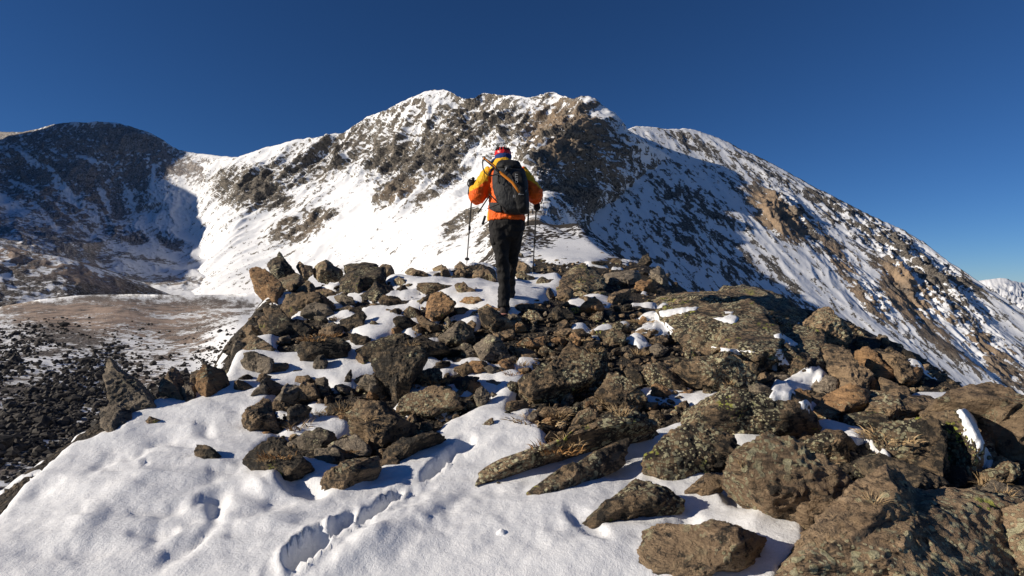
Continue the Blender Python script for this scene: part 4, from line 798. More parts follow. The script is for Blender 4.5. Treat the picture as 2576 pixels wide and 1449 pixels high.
# gravel and small stones: too many to count
def stone_heap(name, items, mat, label):
    VV, FF, off = [], [], 0
    D, Fc = ico(2)
    for M, k in items:
        rsx = np.random.RandomState(k); 
        V = STONE[k % len(STONE)]; Vh = V @ np.array(M.to_3x3()).T + np.array(M.translation); VV.append(Vh); FF.append(Fc1 + off); off += len(V)
    return tag(make_mesh(name, np.concatenate(VV), np.concatenate(FF), mat, smooth=False), label, kind="stuff")
D1_, Fc1 = ico(2); STONE = []
for k in range(16):
    r_ = np.random.RandomState(50 + k); r = polytope(D1_, r_, 9); V = D1_ * r[:, None] * np.array([1, .8, .6]); STONE.append(V * (1 + .08 * r_.normal(size=(len(V), 1))))
items = {'b': [], 'd': [], 'g': []}; rs = np.random.RandomState(77); n = 0
while n < 5200:
    px = rs.uniform(560, 2576); py = 650 + 560 * rs.rand() ** 1.25
    sn_ = sample_r(snow_r, np.array([px]), np.array([py]))[0]
    if sn_ > .35 and rs.rand() > .03: continue
    if px < 1250 and py > 1130: continue
    if px > 1300 and py > 1140 + .1 * (px - 1300): continue
    s = np.exp(rs.normal(math.log(8.5), .5)) * min(1.5, max(.45, (py - 600) / 320)); rr = put(px, py, s, 0, rs); n += 1
    if rr: items[rs.choice(list("bbddg"))].append((rr[0], rs.randint(16)))
for a_, b_ in items.items():
    b_ += [(m_, k_) for m_, k_, t_ in leftovers if {'l': 'b', 'o': 'b'}.get(t_, t_) == a_]
stone_heap("stones", items['b'], RM['b'], "brown pebbles and small stones between the boulders")
stone_heap("stones", items['d'], RM['d'], "dark pebbles and small stones between the boulders")
stone_heap("stones", items['g'], RM['g'], "grey pebbles and small stones between the boulders")
# block field in the valley
M_TAL = NT("dark_talus"); _P = M_TAL.g.outputs["Position"]; M_TAL.l(M_TAL.mix(M_TAL.ss(M_TAL.noise(_P, 1.5, 4), .4, .62), (.030, .028, .026), (.075, .065, .055)), M_TAL.b.inputs["Base Color"]); M_TAL = M_TAL.m
items = []; rs = np.random.RandomState(5); vc = np.array(D2C, float)
P_ = []
for _ in range(26000):
    py = 800 + 640 * rs.rand() ** .8; px = rs.uniform(-40, 640)
    dens = gauss(px, py, 80, 960, 330, 190, 12) * 1.0 + .9 * gauss(px, py, 250, 1120, 300, 160, 0) + .5 * gauss(px, py, 480, 930, 130, 60, -20) + .4 * gauss(px, py, 560, 860, 90, 50, 0)
    if rs.rand() < dens * (0.7 + .5 * math.sin(px * .021 + py * .03)) : P_.append((px, py))
P_ = np.array(P_); Yv = np.exp(tps(vc[:, :2] / 400, np.log(vc[:, 2]), P_ / 400, 1e-3)); C_ = ray(P_[:, 0], P_[:, 1], Yv)
Dq, Fq1 = ico(1); VV = []; FF = []; off = 0
for i in range(len(P_)):
    s = np.exp(rs.normal(math.log(4.0), .5)) / F * Yv[i] * min(1.6, max(.55, (P_[i, 1] - 620) / 330)); V = Dq * rs.uniform(.6, 1.15, (len(Dq), 1)) * np.array([s, s, s * .75]); a = rs.uniform(0, 6.28)
    V = np.stack([V[:, 0] * math.cos(a) - V[:, 1] * math.sin(a), V[:, 0] * math.sin(a) + V[:, 1] * math.cos(a), V[:, 2]], 1) + C_[i] + np.array([0, 0, s * .35]); VV.append(V); FF.append(Fq1 + off); off += len(V)
tag(make_mesh("block_field", np.concatenate(VV), np.concatenate(FF), M_TAL, smooth=False), "field of dark broken stones below the ridge on the left", kind="stuff")

# ------------------------------------------------------------------ dry grass
def grass_mat(name, a, b):
    m = NT(name); n = m.noise(m.g.outputs["Position"], 25, 3); m.l(m.mix(m.ss(n, .35, .65), a, b), m.b.inputs["Base Color"]); m.b.inputs["Roughness"].default_value = .8; return m.m
GM = [grass_mat("dry_grass", (.30, .20, .10), (.42, .31, .18)), grass_mat("orange_moss_grass", (.27, .13, .045), (.40, .25, .11))]
def tuft_mesh(seed, n, spread, length, mat, lean=.5, w=.0035):
    rs = np.random.RandomState(seed); VV = []; FF = []; off = 0
    for _ in range(n):
        a = rs.uniform(0, 6.28); r = spread * math.sqrt(rs.rand()); b = np.array([math.cos(a) * r, math.sin(a) * r * .8, -.01]); L = length * rs.uniform(.45, 1.1)
        d = np.array([math.cos(a) * lean * rs.uniform(.2, 1.6), math.sin(a) * lean * rs.uniform(.2, 1.6) - .1, 1.0]) + rs.normal(0, .25, 3); d /= np.linalg.norm(d); side = np.cross(d, rs.normal(size=3)); side /= np.linalg.norm(side)
        pts = []; p = b.copy(); dd = d.copy()
        for s in range(4):
            ww = w * (1 - s / 3.2); pts += [p - side * ww, p + side * ww]; p = p + dd * L / 3; dd = dd + np.array([d[0] * .35, d[1] * .35, -.28]); dd /= np.linalg.norm(dd)
        VV.append(np.array(pts)); FF.append(np.array([[0, 1, 3, 2], [2, 3, 5, 4], [4, 5, 7, 6]]) + off); off += 8
    o = make_mesh("grass_tuft", np.concatenate(VV), np.concatenate(FF), mat, smooth=False); me = o.data; bpy.data.objects.remove(o); return me
TM = [tuft_mesh(1, 90, .07, .085, GM[0]), tuft_mesh(2, 110, .10, .06, GM[1], .8), tuft_mesh(3, 45, .035, .10, GM[0]), tuft_mesh(4, 130, .13, .05, GM[0], 1.1)]
TUFT = [(1040,965,1,1.0,"orange dry grass along the top of the grass capped boulder"),(1105,955,1,.9,"orange grass at the right end of the grass capped boulder"),(1075,945,0,.8,"pale dry grass clump crowning the grass capped boulder"),
 (755,1070,0,1.1,"tall brown grass tuft at the foot of the pillar shaped stone"),(790,1045,0,.9,"brown grass tuft between the pillar stone and the dark rocks"),(835,1035,3,.7,"sparse grass blades poking through the small snow pocket"),
 (865,1025,0,.9,"tuft on top of the grassy brown boulder"),(905,1045,3,.8,"thin dry grass on the grassy brown boulder beside its tuft"),(700,1140,1,.9,"orange moss grass on the mossy mound"),(670,1150,0,.6,"small grass tuft at the left edge of the mossy mound"),
 (1400,1125,1,1.2,"orange grass cushion at the upper side of the longest slab"),(1440,1110,0,.9,"dry grass beside the orange cushion on the longest slab"),(1350,1050,3,1.4,"flat mat of dead grass below the long bench rock"),(1400,1040,0,.9,"dead grass under the front of the long bench rock"),
 (1560,1035,0,.8,"pale grass tuft at the foot of the lichen pyramid"),(1520,1010,0,.6,"small straw tuft on snow left of the lichen pyramid"),(1610,890,0,.9,"straw coloured tuft among small rocks behind the lichen pyramid"),(1500,880,0,.7,"thin grass tuft near the orange brown small rocks at centre right"),
 (800,850,1,1.3,"rusty grass patch among the left cliff rocks"),(830,840,1,1.0,"rusty grass right of the long dark wall of rock"),(850,800,0,.8,"grass tuft by the grey loaf shaped rock"),(1035,865,0,.8,"grass in the shade above the little box rock"),
 (1290,935,1,.9,"reddish grass in shade left of the long bench rock"),(1310,915,0,.8,"brown grass behind the reddish shaded grass"),(1830,960,0,.6,"short grass at the edge of the shadow pit"),(2480,1215,0,.7,"yellow grass below the huge right boulder"),(2520,1235,0,.6,"yellow grass at the right edge by the plain grey flat stone"),
 (2200,1260,2,.7,"thin stalks in the dark gap behind the giant front boulder"),(2240,1090,3,1.2,"dry grass beside the snow patch left of the furrowed boulder"),(1620,805,3,1.2,"tan grass mat on the sloping ground right of the path"),(1460,850,3,.9,"tan grass by the round orange rock"),
 (880,1130,1,.5,"dark red moss cushion between grey plates by the boot track"),(945,1080,0,.5,"few blades above the boot track"),(1870,1165,2,.5,"single stalks in snow above the crusted slab")]
LABELS = set()
for (px, py, k, s, lab) in TUFT:
    Y = ground_hit(px, py)
    if Y is None: continue
    o = link("grass_tuft", TM[k]); o["_px"] = 0
    o.scale = (s * 1.15, s * 1.15, s * 1.0); o.rotation_euler = (0, 0, px * .7); o.location = ray(px, py, Y)[()] ; tag(o, lab, "grass tuft", "dry grass tufts on the ridge"); o["pxy"] = [px, py]
# ------------------------------------------------------------------ hiker
HY = 6.0
def W(u, v, dy=0.0): return Vector(ray(1073.3 + .3473 * u, 335.4 + .3473 * v, HY + dy)[()])
US = .3473 / F * HY     # metres in one measured unit
def cloth(name, col, rough=.75, wr=.012, scale=26, sheen=0.0, col2=None, spec=.3):
    m = NT(name); P = m.tc.outputs["Object"]; n = m.noise(m.map(P, (1, 1, .55)), scale, 4, .6, .8); n2 = m.noise(P, 260, 2)
    if col2: m.l(m.mix(m.ss(m.attr("panel"), .4, .6), col, col2), m.b.inputs["Base Color"])
    else: m.inp(m.b.inputs["Base Color"], col)
    m.b.inputs["Roughness"].default_value = rough; m.b.inputs["Specular IOR Level"].default_value = spec
    m.l(m.bump(m.math('ADD', n, m.math('MULTIPLY', n2, .05)), wr), m.b.inputs["Normal"]); return m.m
M_J = cloth("orange_and_yellow_jacket", (.85, .125, .008), .62, .03, 17, col2=(.88, .46, .02)); M_T = cloth("black_trousers", (.012, .011, .011), .8, .016, 15); M_P = cloth("charcoal_pack_fabric", (.032, .033, .035), .7, .012, 22)
M_PB = cloth("black_pack_fabric", (.010, .010, .011), .7, .008, 30); M_HR = cloth("red_helmet_shell", (.62, .02, .02), .35, .002, 5, spec=.5); M_BL = cloth("blue_neck_tube", (.012, .04, .16), .85, .008, 30)
M_Y = cloth("yellow_hood", (.88, .46, .02), .65, .016, 22); M_GL = cloth("black_glove", (.014, .014, .014), .75, .006, 40); M_SK = cloth("skin", (.45, .25, .17), .6, .001, 60)
M_BT = cloth("boot_leather", (.03, .022, .02), .7, .004, 40); M_SO = cloth("pink_boot_rand", (.42, .20, .16), .7, .002, 40); M_PO = cloth("black_pole_tube", (.015, .015, .016), .4, .0, 10, spec=.5)
M_OR = cloth("orange_axe_shaft", (.62, .20, .012), .4, .0, 10, spec=.5); M_ST = cloth("steel", (.35, .35, .36), .35, 0, 10, spec=.6); M_WH = cloth("grey_print", (.45, .45, .45), .7, 0, 10)

def ring_tube(rings, seg=20, power=2.0, level=False):
    """closed tube through rings (centre, half width, half depth, optional direction)"""
    VV = []; n = len(rings)
    for i, r in enumerate(rings):
        c = Vector(r[0]); a, b = r[1], r[2]; d = (Vector(rings[min(i + 1, n - 1)][0]) - Vector(rings[max(i - 1, 0)][0])).normalized()
        if level: d = Vector((0, 0, -1))
        x = Vector((1, 0, 0)); x = (x - d * x.dot(d))
        if x.length < .3: x = Vector((0, 0, 1)) - d * d.z
        x.normalize(); y = d.cross(x)
        for k in range(seg):
            t = 2 * math.pi * k / seg; ct, st = math.cos(t), math.sin(t)
            VV.append(c + x * (a * math.copysign(abs(ct) ** (2 / power), ct)) + y * (b * math.copysign(abs(st) ** (2 / power), st)))
    FF = []
    for i in range(n - 1):
        for k in range(seg):
            q = [i * seg + k, i * seg + (k + 1) % seg, (i + 1) * seg + (k + 1) % seg, (i + 1) * seg + k]; FF += [[q[0], q[1], q[2]], [q[0], q[2], q[3]]]
    VV.append(Vector(rings[0][0])); VV.append(Vector(rings[-1][0])); a0, a1 = len(VV) - 2, len(VV) - 1
    for k in range(seg):
        FF.append([a0, (k + 1) % seg, k]); FF.append([a1, (n - 1) * seg + k, (n - 1) * seg + (k + 1) % seg])
    return np.array([list(v) for v in VV]), np.array(FF)
def ball(c, rx, ry, rz, lv=3):
    D, Fc = ico(lv); return D * np.array([rx, ry, rz]) + np.array(c), Fc
def capsule(a, b, ra, rb=None, seg=14):
    rb = ra if rb is None else rb; a = Vector(a); b = Vector(b); d = (b - a).normalized()
    return ring_tube([(a - d * ra * .75, ra * .55, ra * .55), (a - d * ra * .3, ra * .9, ra * .9), (a, ra, ra), ((a + b) / 2, (ra + rb) / 2, (ra + rb) / 2), (b, rb, rb), (b + d * rb * .3, rb * .9, rb * .9), (b + d * rb * .75, rb * .55, rb * .55)], seg)
def fuse(name, pieces, mat, parent, voxel=.012, smooth=5, wrinkle=None, attr=None, base=Vector((0, 0, 0))):
    """melt overlapping closed shapes into one continuous surface"""
    VV, FF, off = [], [], 0
    for V, Fc in pieces: VV.append(V); FF.append(Fc + off); off += len(V)
    o = make_mesh(name + "_raw", np.concatenate(VV), np.concatenate(FF)); md = o.modifiers.new("r", 'REMESH'); md.mode = 'VOXEL'; md.voxel_size = voxel; md.use_smooth_shade = True
    if smooth: sm = o.modifiers.new("s", 'SMOOTH'); sm.iterations = smooth; sm.factor = .5
    dg = bpy.context.evaluated_depsgraph_get(); me = bpy.data.meshes.new_from_object(o.evaluated_get(dg)); bpy.data.objects.remove(o)
    V = np.empty(len(me.vertices) * 3, np.float32); me.vertices.foreach_get("co", V); V = V.reshape(-1, 3)
    if wrinkle is not None:
        N = np.empty(len(me.vertices) * 3, np.float32); me.vertices.foreach_get("normal", N); V = V + N.reshape(-1, 3) * wrinkle(V)[:, None]
    if attr is not None: at = me.attributes.new(attr[0], 'FLOAT', 'POINT'); at.data.foreach_set("value", attr[1](V).astype(np.float32))
    V = V - np.array(base); me.vertices.foreach_set("co", V.astype(np.float32).ravel()); me.materials.clear(); me.materials.append(mat); me.name = name
    me.polygons.foreach_set("use_smooth", np.ones(len(me.polygons), bool)); return link(name, me, parent)
def plain(name, pieces, mat, parent, base=Vector((0, 0, 0)), smooth=True):
    VV, FF, off = [], [], 0
    for V, Fc in pieces: VV.append(V); FF.append(Fc + off); off += len(V)
    return make_mesh(name, np.concatenate(VV) - np.array(base), np.concatenate(FF), mat, smooth=smooth, parent=parent)
def line_tube(pts, r, seg=8, flat=1.0): return ring_tube([(p, r, r * flat) for p in pts], seg)
def empty(name, loc): o = bpy.data.objects.new(name, None); COL.objects.link(o); o.location = loc; return o

foot = W(560, 1292, 0); PB = foot
# one continuous body under the clothes
body = fuse("person", [ring_tube([(W(580, 690, .04), .15, .12), (W(580, 600, .04), .155, .11), (W(575, 500, .08), .15, .11), (W(568, 400, .13), .17, .11), (W(568, 300, .18), .19, .10), (W(562, 255, .21), .10, .08)]),
    capsule(W(562, 260, .2), W(557, 205, .28), .06, .055), ball(W(555, 168, .31), .078, .098, .112), ball(W(555, 185, .415), .014, .02, .02, 2), ball(W(500, 172, .31), .012, .02, .03, 2), ball(W(610, 172, .31), .012, .02, .03, 2),
    capsule(W(450, 300, .17), W(372, 452, .06), .055, .045), capsule(W(372, 452, .06), W(335, 395, .30), .045, .032), capsule(W(690, 300, .17), W(775, 445, .08), .055, .045), capsule(W(775, 445, .08), W(795, 478, .36), .045, .032),
    capsule(W(530, 690, .02), W(545, 940, .03), .085, .06), capsule(W(545, 940, .03), W(560, 1235, 0), .040, .030), capsule(W(630, 690, .05), W(615, 925, .20), .085, .06), capsule(W(615, 925, .2), W(600, 1165, .42), .040, .030)],
    M_SK, None, .014, 4, base=PB)
body.location = PB; tag(body, "hiker in an orange and yellow jacket and black trousers walking away up the ridge", "person")
def panel(V):
    px = CX + V[:, 0] / V[:, 1] * F; py = CY - V[:, 2] / V[:, 1] * F; u = (px - 1073.3) / .3473; v = (py - 335.4) / .3473
    e = 5 * np.sin(V[:, 2] * 60)
    arm = np.where(u < 575, v < 425 - (u - 308) * .62 + e, v < 405 - (838 - u) * .7 + e); tor = (u > 447) & (u < 705); y = np.where(tor, v < 240, arm)
    hem = (u < 447) & (v > 560)
    return (y | hem).astype(float)
def jw(V):
    q = V * np.array([1, 1, 1.0]); return .012 * (ridged(q * np.array([9, 9, 15]) , 3) - .4) + .006 * fbm(V * 30, 2)
jacket = fuse("jacket", [
    ring_tube([(W(577, 634, .02), .205, .155), (W(577, 622, .02), .21, .16), (W(578, 560, .03), .20, .15), (W(577, 500, .06), .19, .145), (W(572, 430, .10), .195, .145), (W(570, 350, .14), .205, .14), (W(568, 290, .17), .20, .13), (W(564, 250, .2), .15, .11), (W(560, 225, .24), .10, .09)], level=True),
    ring_tube([(W(500, 290, .17), .05, .06), (W(462, 290, .165), .085, .09), (W(430, 330, .13), .088, .09), (W(398, 395, .09), .092, .092), (W(372, 445, .05), .100, .098), (W(364, 475, .03), .092, .09), (W(362, 500, .03), .06, .06)]),
    ring_tube([(W(372, 475, .03), .06, .07), (W(366, 462, .07), .088, .09), (W(355, 435, .16), .075, .075), (W(338, 405, .27), .05, .05)]),
    ring_tube([(W(640, 290, .17), .05, .06), (W(685, 290, .165), .085, .09), (W(715, 330, .14), .088, .09), (W(748, 385, .10), .092, .092), (W(778, 435, .06), .100, .098), (W(786, 462, .04), .09, .09), (W(788, 482, .04), .06, .06)]),
    ring_tube([(W(780, 462, .05), .07, .07), (W(786, 455, .1), .085, .088), (W(792, 462, .2), .07, .07), (W(795, 475, .34), .05, .05)])],
    M_J, body, .011, 4, jw, ("panel", panel), PB)
def tw(V): return .018 * (ridged(V * np.array([8, 8, 11]) + 3, 3) - .4) + .004 * fbm(V * 26, 2)
fuse("trousers", [ring_tube([(W(579, 618, .02), .19, .14), (W(580, 640, .02), .197, .15), (W(580, 690, .03), .195, .155), (W(578, 740, .04), .17, .14), (W(575, 775, .05), .10, .10)]),
    ring_tube([(W(525, 660, .0), .10, .12), (W(527, 740, .0), .112, .125), (W(538, 820, .0), .092, .11), (W(545, 900, .01), .078, .09), (W(548, 955, .02), .075, .08), (W(556, 1040, .04), .068, .08), (W(562, 1110, .04), .062, .075), (W(560, 1160, .03), .066, .07), (W(558, 1225, .0), .064, .075), (W(560, 1262, -.01), .066, .085)]),
    ring_tube([(W(628, 660, .03), .10, .12), (W(628, 740, .07), .10, .12), (W(622, 820, .13), .088, .105), (W(615, 900, .18), .078, .09), (W(610, 960, .22), .072, .08), (W(602, 1050, .30), .066, .075), (W(600, 1120, .38), .062, .07), (W(600, 1175, .44), .062, .08)])],
    M_T, body, .011, 4, tw, None, PB)
fuse("trouser_pocket", [ring_tube([(W(478, 735, -.03), .02, .05), (W(482, 745, -.03), .045, .07), (W(492, 800, -.03), .042, .07), (W(500, 812, -.03), .02, .04)])], M_T, body, .012, 2, None, None, PB)
fuse("hood", [ring_tube([(W(548, 262, .10), .145, .09), (W(548, 240, .12), .13, .09), (W(549, 212, .17), .108, .09), (W(552, 188, .20), .090, .085), (W(553, 180, .22), .075, .075)], level=True)], M_Y, body, .01, 3, jw, None, PB)
fuse("neck_tube", [ring_tube([(W(553, 200, .2), .08, .08), (W(554, 180, .225), .097, .105), (W(556, 164, .26), .096, .115), (W(557, 154, .28), .080, .10)], level=True), capsule(W(490, 200, .2), W(466, 218, .16), .03, .02)], M_BL, body, .008, 3, lambda V: .004 * fbm(V * 40, 2), None, PB)
helmet = fuse("helmet", [ball(W(552, 152, .29), .094, .12, .078, 4)], M_HR, body, .006, 2, lambda V: .008 * (ridged(V * 22, 2) - .4), None, PB)
for k in range(6):
    a = -1.1 + k * .44; c = W(552, 152, .29)
    p = [c + Vector((math.sin(a) * .093 * math.cos(t), -.122 * math.cos(a * .8) * math.cos(t), .084 * math.sin(t))) for t in (.35, .5, .65, .8)]
    plain("helmet_vent", [line_tube(p, .009, 8, .5)], M_PB, helmet, PB)
def boot(u, v, dy):
    a = W(u, v, dy); f = Vector((0, .0, 0))
    fuse("boot", [ring_tube([(a + Vector((0, -.02, .10)), .052, .062), (a + Vector((0, -.01, .03)), .052, .07), (a + Vector((0, .0, -.02)), .05, .075)]), ring_tube([(a + Vector((0, -.09, -.03)), .03, .03), (a + Vector((0, -.06, -.03)), .048, .045), (a + Vector((0, .06, -.03)), .052, .045), (a + Vector((0, .16, -.035)), .046, .035), (a + Vector((0, .19, -.04)), .025, .02)])], M_BT, body, .009, 2, None, None, PB)
    plain("boot_sole", [ring_tube([(a + Vector((0, -.095, -.058)), .030, .010), (a + Vector((0, -.07, -.058)), .048, .012), (a + Vector((0, .07, -.06)), .053, .012), (a + Vector((0, .17, -.062)), .045, .012), (a + Vector((0, .2, -.062)), .02, .01)])], M_SO, body, PB)
boot(560, 1268, .02); boot(602, 1185, .46)
def glove(c, side):
    """a fist closed round an upright pole grip: palm, four unequal curled fingers, thumb across the front"""
    P_ = [ball(c + Vector((side * -.004, -.012, -.012)), .034, .030, .044, 3)]
    for k, (L, z) in enumerate([(.030, .030), (.034, .010), (.032, -.012), (.026, -.033)]):
        a = c + Vector((side * .026, -.010, z)); b = a + Vector((side * .010, .030, -.001)); d = b + Vector((-side * L, .016, -.003)); e = d + Vector((-side * .014, -.020, 0))
        P_ += [capsule(a, b, .0125, .012, 8), capsule(b, d, .012, .011, 8), capsule(d, e, .011, .009, 8)]
    t0 = c + Vector((-side * .024, -.006, .012)); t1 = t0 + Vector((-side * .004, .024, .026)); t2 = t1 + Vector((side * .024, .018, .004))
    P_ += [capsule(t0, t1, .014, .013, 8), capsule(t1, t2, .013, .010, 8), capsule(c + Vector((0, -.03, -.04)), c + Vector((side * .0, -.05, -.09)), .036, .042)]
    return P_
HL = W(333, 372, .34); HR = W(797, 487, .42)
fuse("glove", [(Vg * 1 + (Vg - np.array(HL)) * .28, Fg) for Vg, Fg in glove(HL, 1)], M_GL, body, .005, 2, None, None, PB); fuse("glove", glove(HR, -1), M_GL, body, .005, 2, None, None, PB)

# trekking poles, held in the hands
def pole(hand, tip, label, loop_side):
    d = (tip - hand).normalized(); e = empty("trekking_pole", tip); tag(e, label, "trekking pole", "trekking poles held by the hiker")
    g0 = hand - d * .075; g1 = hand + d * .09
    plain("grip", [ring_tube([(g0 - d * .02, .008, .008), (g0 - d * .012, .017, .017), (g0, .019, .019), (g0 + d * .02, .014, .014), (hand, .0155, .0155), (g1, .0135, .0135), (g1 + d * .015, .008, .008)])], M_PB, e, tip)
    L = (tip - g1).length; j = g1 + d * L * .48
    plain("shaft", [line_tube([g1, g1 + d * .1, j], .0085)], M_PO, e, tip); plain("lower_shaft", [line_tube([j, j + d * .2, tip - d * .09], .007)], M_PO, e, tip)
    plain("clamp", [ring_tube([(j - d * .03, .010, .010), (j - d * .025, .0135, .0135), (j + d * .025, .0135, .0135), (j + d * .03, .010, .010)]), capsule(j + Vector((.012, -.004, -.015)), j + Vector((.014, -.004, .02)), .005)], M_PB, e, tip)
    b = tip - d * .085
    plain("basket", [ring_tube([(b - d * .018, .010, .010), (b - d * .010, .020, .020), (b, .030, .030), (b + d * .006, .030, .030), (b + d * .009, .012, .012)])], M_PB, e, tip)
    plain("tip", [ring_tube([(b, .008, .008), (tip - d * .03, .006, .006), (tip, .0025, .0025)])], M_ST, e, tip)
    P_ = [g0 + Vector((loop_side * (.062 * math.sin(t)), -.015 - .01 * math.sin(t), -.055 + .058 * math.cos(t))) for t in np.linspace(0.1, 3.1, 14)]
    plain("wrist_strap", [line_tube([Vector(p) for p in P_], .0055, 6, .6)], M_PB, e, tip)
pole(HL + Vector((0, .012, 0)), W(290, 950, 1.0), "left trekking pole hanging clear against the white snow slope", -1)
pole(HR + Vector((0, .012, 0)), W(768, 1030, 1.15), "right trekking pole planted in front of the shaded mountain face", 1)

# backpack
def pr(v, ul, ur, near, far, pw=3.2): c = W((ul + ur) / 2, v, (near + far) / 2); return (c, (ur - ul) / 2 * US * .97, (far - near) / 2)
bp = empty("backpack", W(640, 590, -.2)); BB = bp.location.copy(); tag(bp, "charcoal hiking backpack worn by the hiker with an ice axe strapped across it", "backpack")
def bw(V): return .008 * (ridged(V * np.array([7, 7, 9]) + 8, 3) - .4) + .003 * fbm(V * 30, 2)
fuse("pack_body", [ring_tube([pr(255, 500, 695, -.22, .06), pr(275, 484, 712, -.27, .04), pr(330, 474, 728, -.31, .02), pr(400, 478, 736, -.33, 0), pr(460, 496, 742, -.33, -.04), pr(515, 524, 744, -.32, -.08), pr(560, 556, 742, -.29, -.1), pr(585, 590, 735, -.24, -.12)], 32, 3.2, True)], M_P, bp, .010, 4, bw, None, BB)
lid = fuse("lid", [ring_tube([pr(206, 545, 650, -.14, .04), pr(212, 522, 668, -.20, .05), pr(228, 502, 684, -.26, .05), pr(252, 496, 694, -.285, .05), pr(272, 500, 698, -.28, .05)], 32, 2.8, True)], M_PB, bp, .009, 3, bw, None, BB)
plain("lid_pocket", [ring_tube([(W(588, 232, -.30), .01, .012), (W(588, 238, -.30), .034, .016), (W(590, 256, -.31), .032, .016), (W(592, 262, -.30), .01, .01)])], M_P, lid, BB)
fuse("front_panel", [ring_tube([(W(652, 285, -.30), .03, .02), (W(655, 300, -.32), .062, .035), (W(665, 380, -.35), .066, .035), (W(678, 450, -.35), .06, .035), (W(690, 540, -.33), .05, .03), (W(692, 575, -.29), .03, .02)], 20, 3)], M_PB, bp, .009, 3, bw, None, BB)
fuse("side_pocket", [ring_tube([(W(545, 500, -.17), .02, .05), (W(560, 512, -.19), .04, .075), (W(590, 560, -.2), .04, .07), (W(605, 580, -.2), .02, .04)])], M_P, bp, .009, 2, bw, None, BB)
fuse("hip_belt", [ring_tube([(W(458, 530, -.02), .012, .045), (W(470, 532, -.06), .014, .05), (W(500, 535, -.11), .016, .055), (W(545, 545, -.15), .018, .055)])], M_P, bp, .009, 2, None, None, BB)
fuse("hip_belt", [ring_tube([(W(728, 530, -.04), .012, .05), (W(722, 534, -.1), .014, .055), (W(700, 540, -.14), .018, .055)])], M_PB, bp, .009, 2, None, None, BB)
def strap(pts, r=.008, fl=.35, m=None, par=None): return plain("strap", [line_tube([Vector(p) for p in pts], r, 8, fl)], m or M_PB, par or bp, BB)
strap([W(456, 452, -.14), W(430, 490, -.14), W(400, 535, -.13), W(370, 582, -.12)], .007)
strap([W(455, 440, -.15), W(490, 475, -.19), W(520, 505, -.22)], .008); strap([W(425, 598, -.1), W(416, 625, -.11), W(404, 662, -.11)], .013)
strap([W(735, 520, -.1), W(737, 580, -.12), W(733, 668, -.12)], .009); strap([W(440, 545, -.12), W(480, 530, -.2), W(530, 510, -.26), W(560, 495, -.29)], .008)
strap([W(528, 500, -.26), W(538, 530, -.26), W(545, 570, -.24)], .010); strap([W(530, 505, -.27), W(560, 540, -.29), W(592, 575, -.27)], .006); strap([W(560, 275, -.33), W(572, 262, -.34), W(580, 245, -.32)], .004, .35, M_WH)
strap([W(505, 305, -.30), W(520, 300, -.33), W(520, 345, -.34), W(524, 352, -.34)], .007); strap([W(515, 352, -.335), W(530, 362, -.34)], .009)
strap([W(665, 440, -.395), W(700, 445, -.38), W(716, 425, -.33), W(722, 405, -.28)], .005, .5, M_WH)
strap([W(452, 300, -.02), W(470, 262, .0), W(500, 240, .02)], .014)
def text(s, loc, size, rot, par, name="lettering"):
    cu = bpy.data.curves.new(name, 'FONT'); cu.body = s; cu.size = size; cu.extrude = .0012; cu.align_x = 'CENTER'; cu.align_y = 'CENTER'; cu.materials.append(M_WH)
    t_ = bpy.data.objects.new('t', cu); COL.objects.link(t_); dg = bpy.context.evaluated_depsgraph_get(); me = bpy.data.meshes.new_from_object(t_.evaluated_get(dg)); bpy.data.objects.remove(t_); me.materials.clear(); me.materials.append(M_WH); o = link(name, me, par); o.location = loc - BB; o.rotation_euler = rot; return o
text("OETT", W(652, 325, -.405), .040, (math.radians(90), math.radians(-90), 0), bp); text("E/", W(635, 456, -.405), .036, (math.radians(90), 0, 0), bp)

# ice axe strapped slantwise over the pack
ax = empty("ice_axe", W(675, 436, -.42)); AB = ax.location.copy(); tag(ax, "orange and black ice axe strapped slantwise across the backpack", "ice axe")
plain("shaft", [ring_tube([(W(528, 278, -.40), .011, .008), (W(532, 283, -.40), .0135, .009), (W(575, 318, -.415), .014, .009), (W(622, 357, -.425), .0135, .009), (W(632, 372, -.43), .0135, .009), (W(655, 405, -.43), .012, .008), (W(672, 432, -.43), .010, .007)], 12, 3)], M_OR, ax, AB)
plain("shaft_grip", [ring_tube([(W(422, 186, -.34), .012, .010), (W(450, 208, -.35), .0155, .011), (W(490, 242, -.37), .0155, .011), (W(506, 262, -.385), .0135, .01), (W(532, 284, -.40), .012, .009)], 12, 3)], M_PB, ax, AB)
plain("shaft_stripe", [line_tube([W(424, 186, -.353), W(460, 213, -.368), W(496, 241, -.385), W(503, 256, -.395)], .0045, 8, .6)], M_OR, ax, AB)
plain("axe_head", [ring_tube([(W(399, 165, -.34), .004, .003), (W(405, 172, -.34), .009, .005), (W(412, 180, -.34), .012, .007), (W(416, 190, -.34), .011, .007), (W(411, 202, -.34), .006, .004)], 10), ring_tube([(W(400, 167, -.34), .003, .003), (W(418, 168, -.33), .006, .004), (W(426, 178, -.33), .009, .006)], 10)], M_ST, ax, AB)
plain("head_collar", [ball(W(417, 182, -.348), .012, .008, .014, 2)], M_OR, ax, AB)
plain("spike", [ring_tube([(W(668, 428, -.43), .009, .007), (W(674, 437, -.43), .006, .005), (W(679, 446, -.43), .002, .002)], 10)], M_ST, ax, AB)
lp = [W(406, 190, -.35), W(405, 215, -.36), W(408, 250, -.37), W(420, 282, -.38), (W(440, 302, -.39)), W(462, 308, -.40), W(495, 300, -.40), W(528, 288, -.41)]
plain("leash", [line_tube(lp, .006, 8, .6)], M_PB, ax, AB)

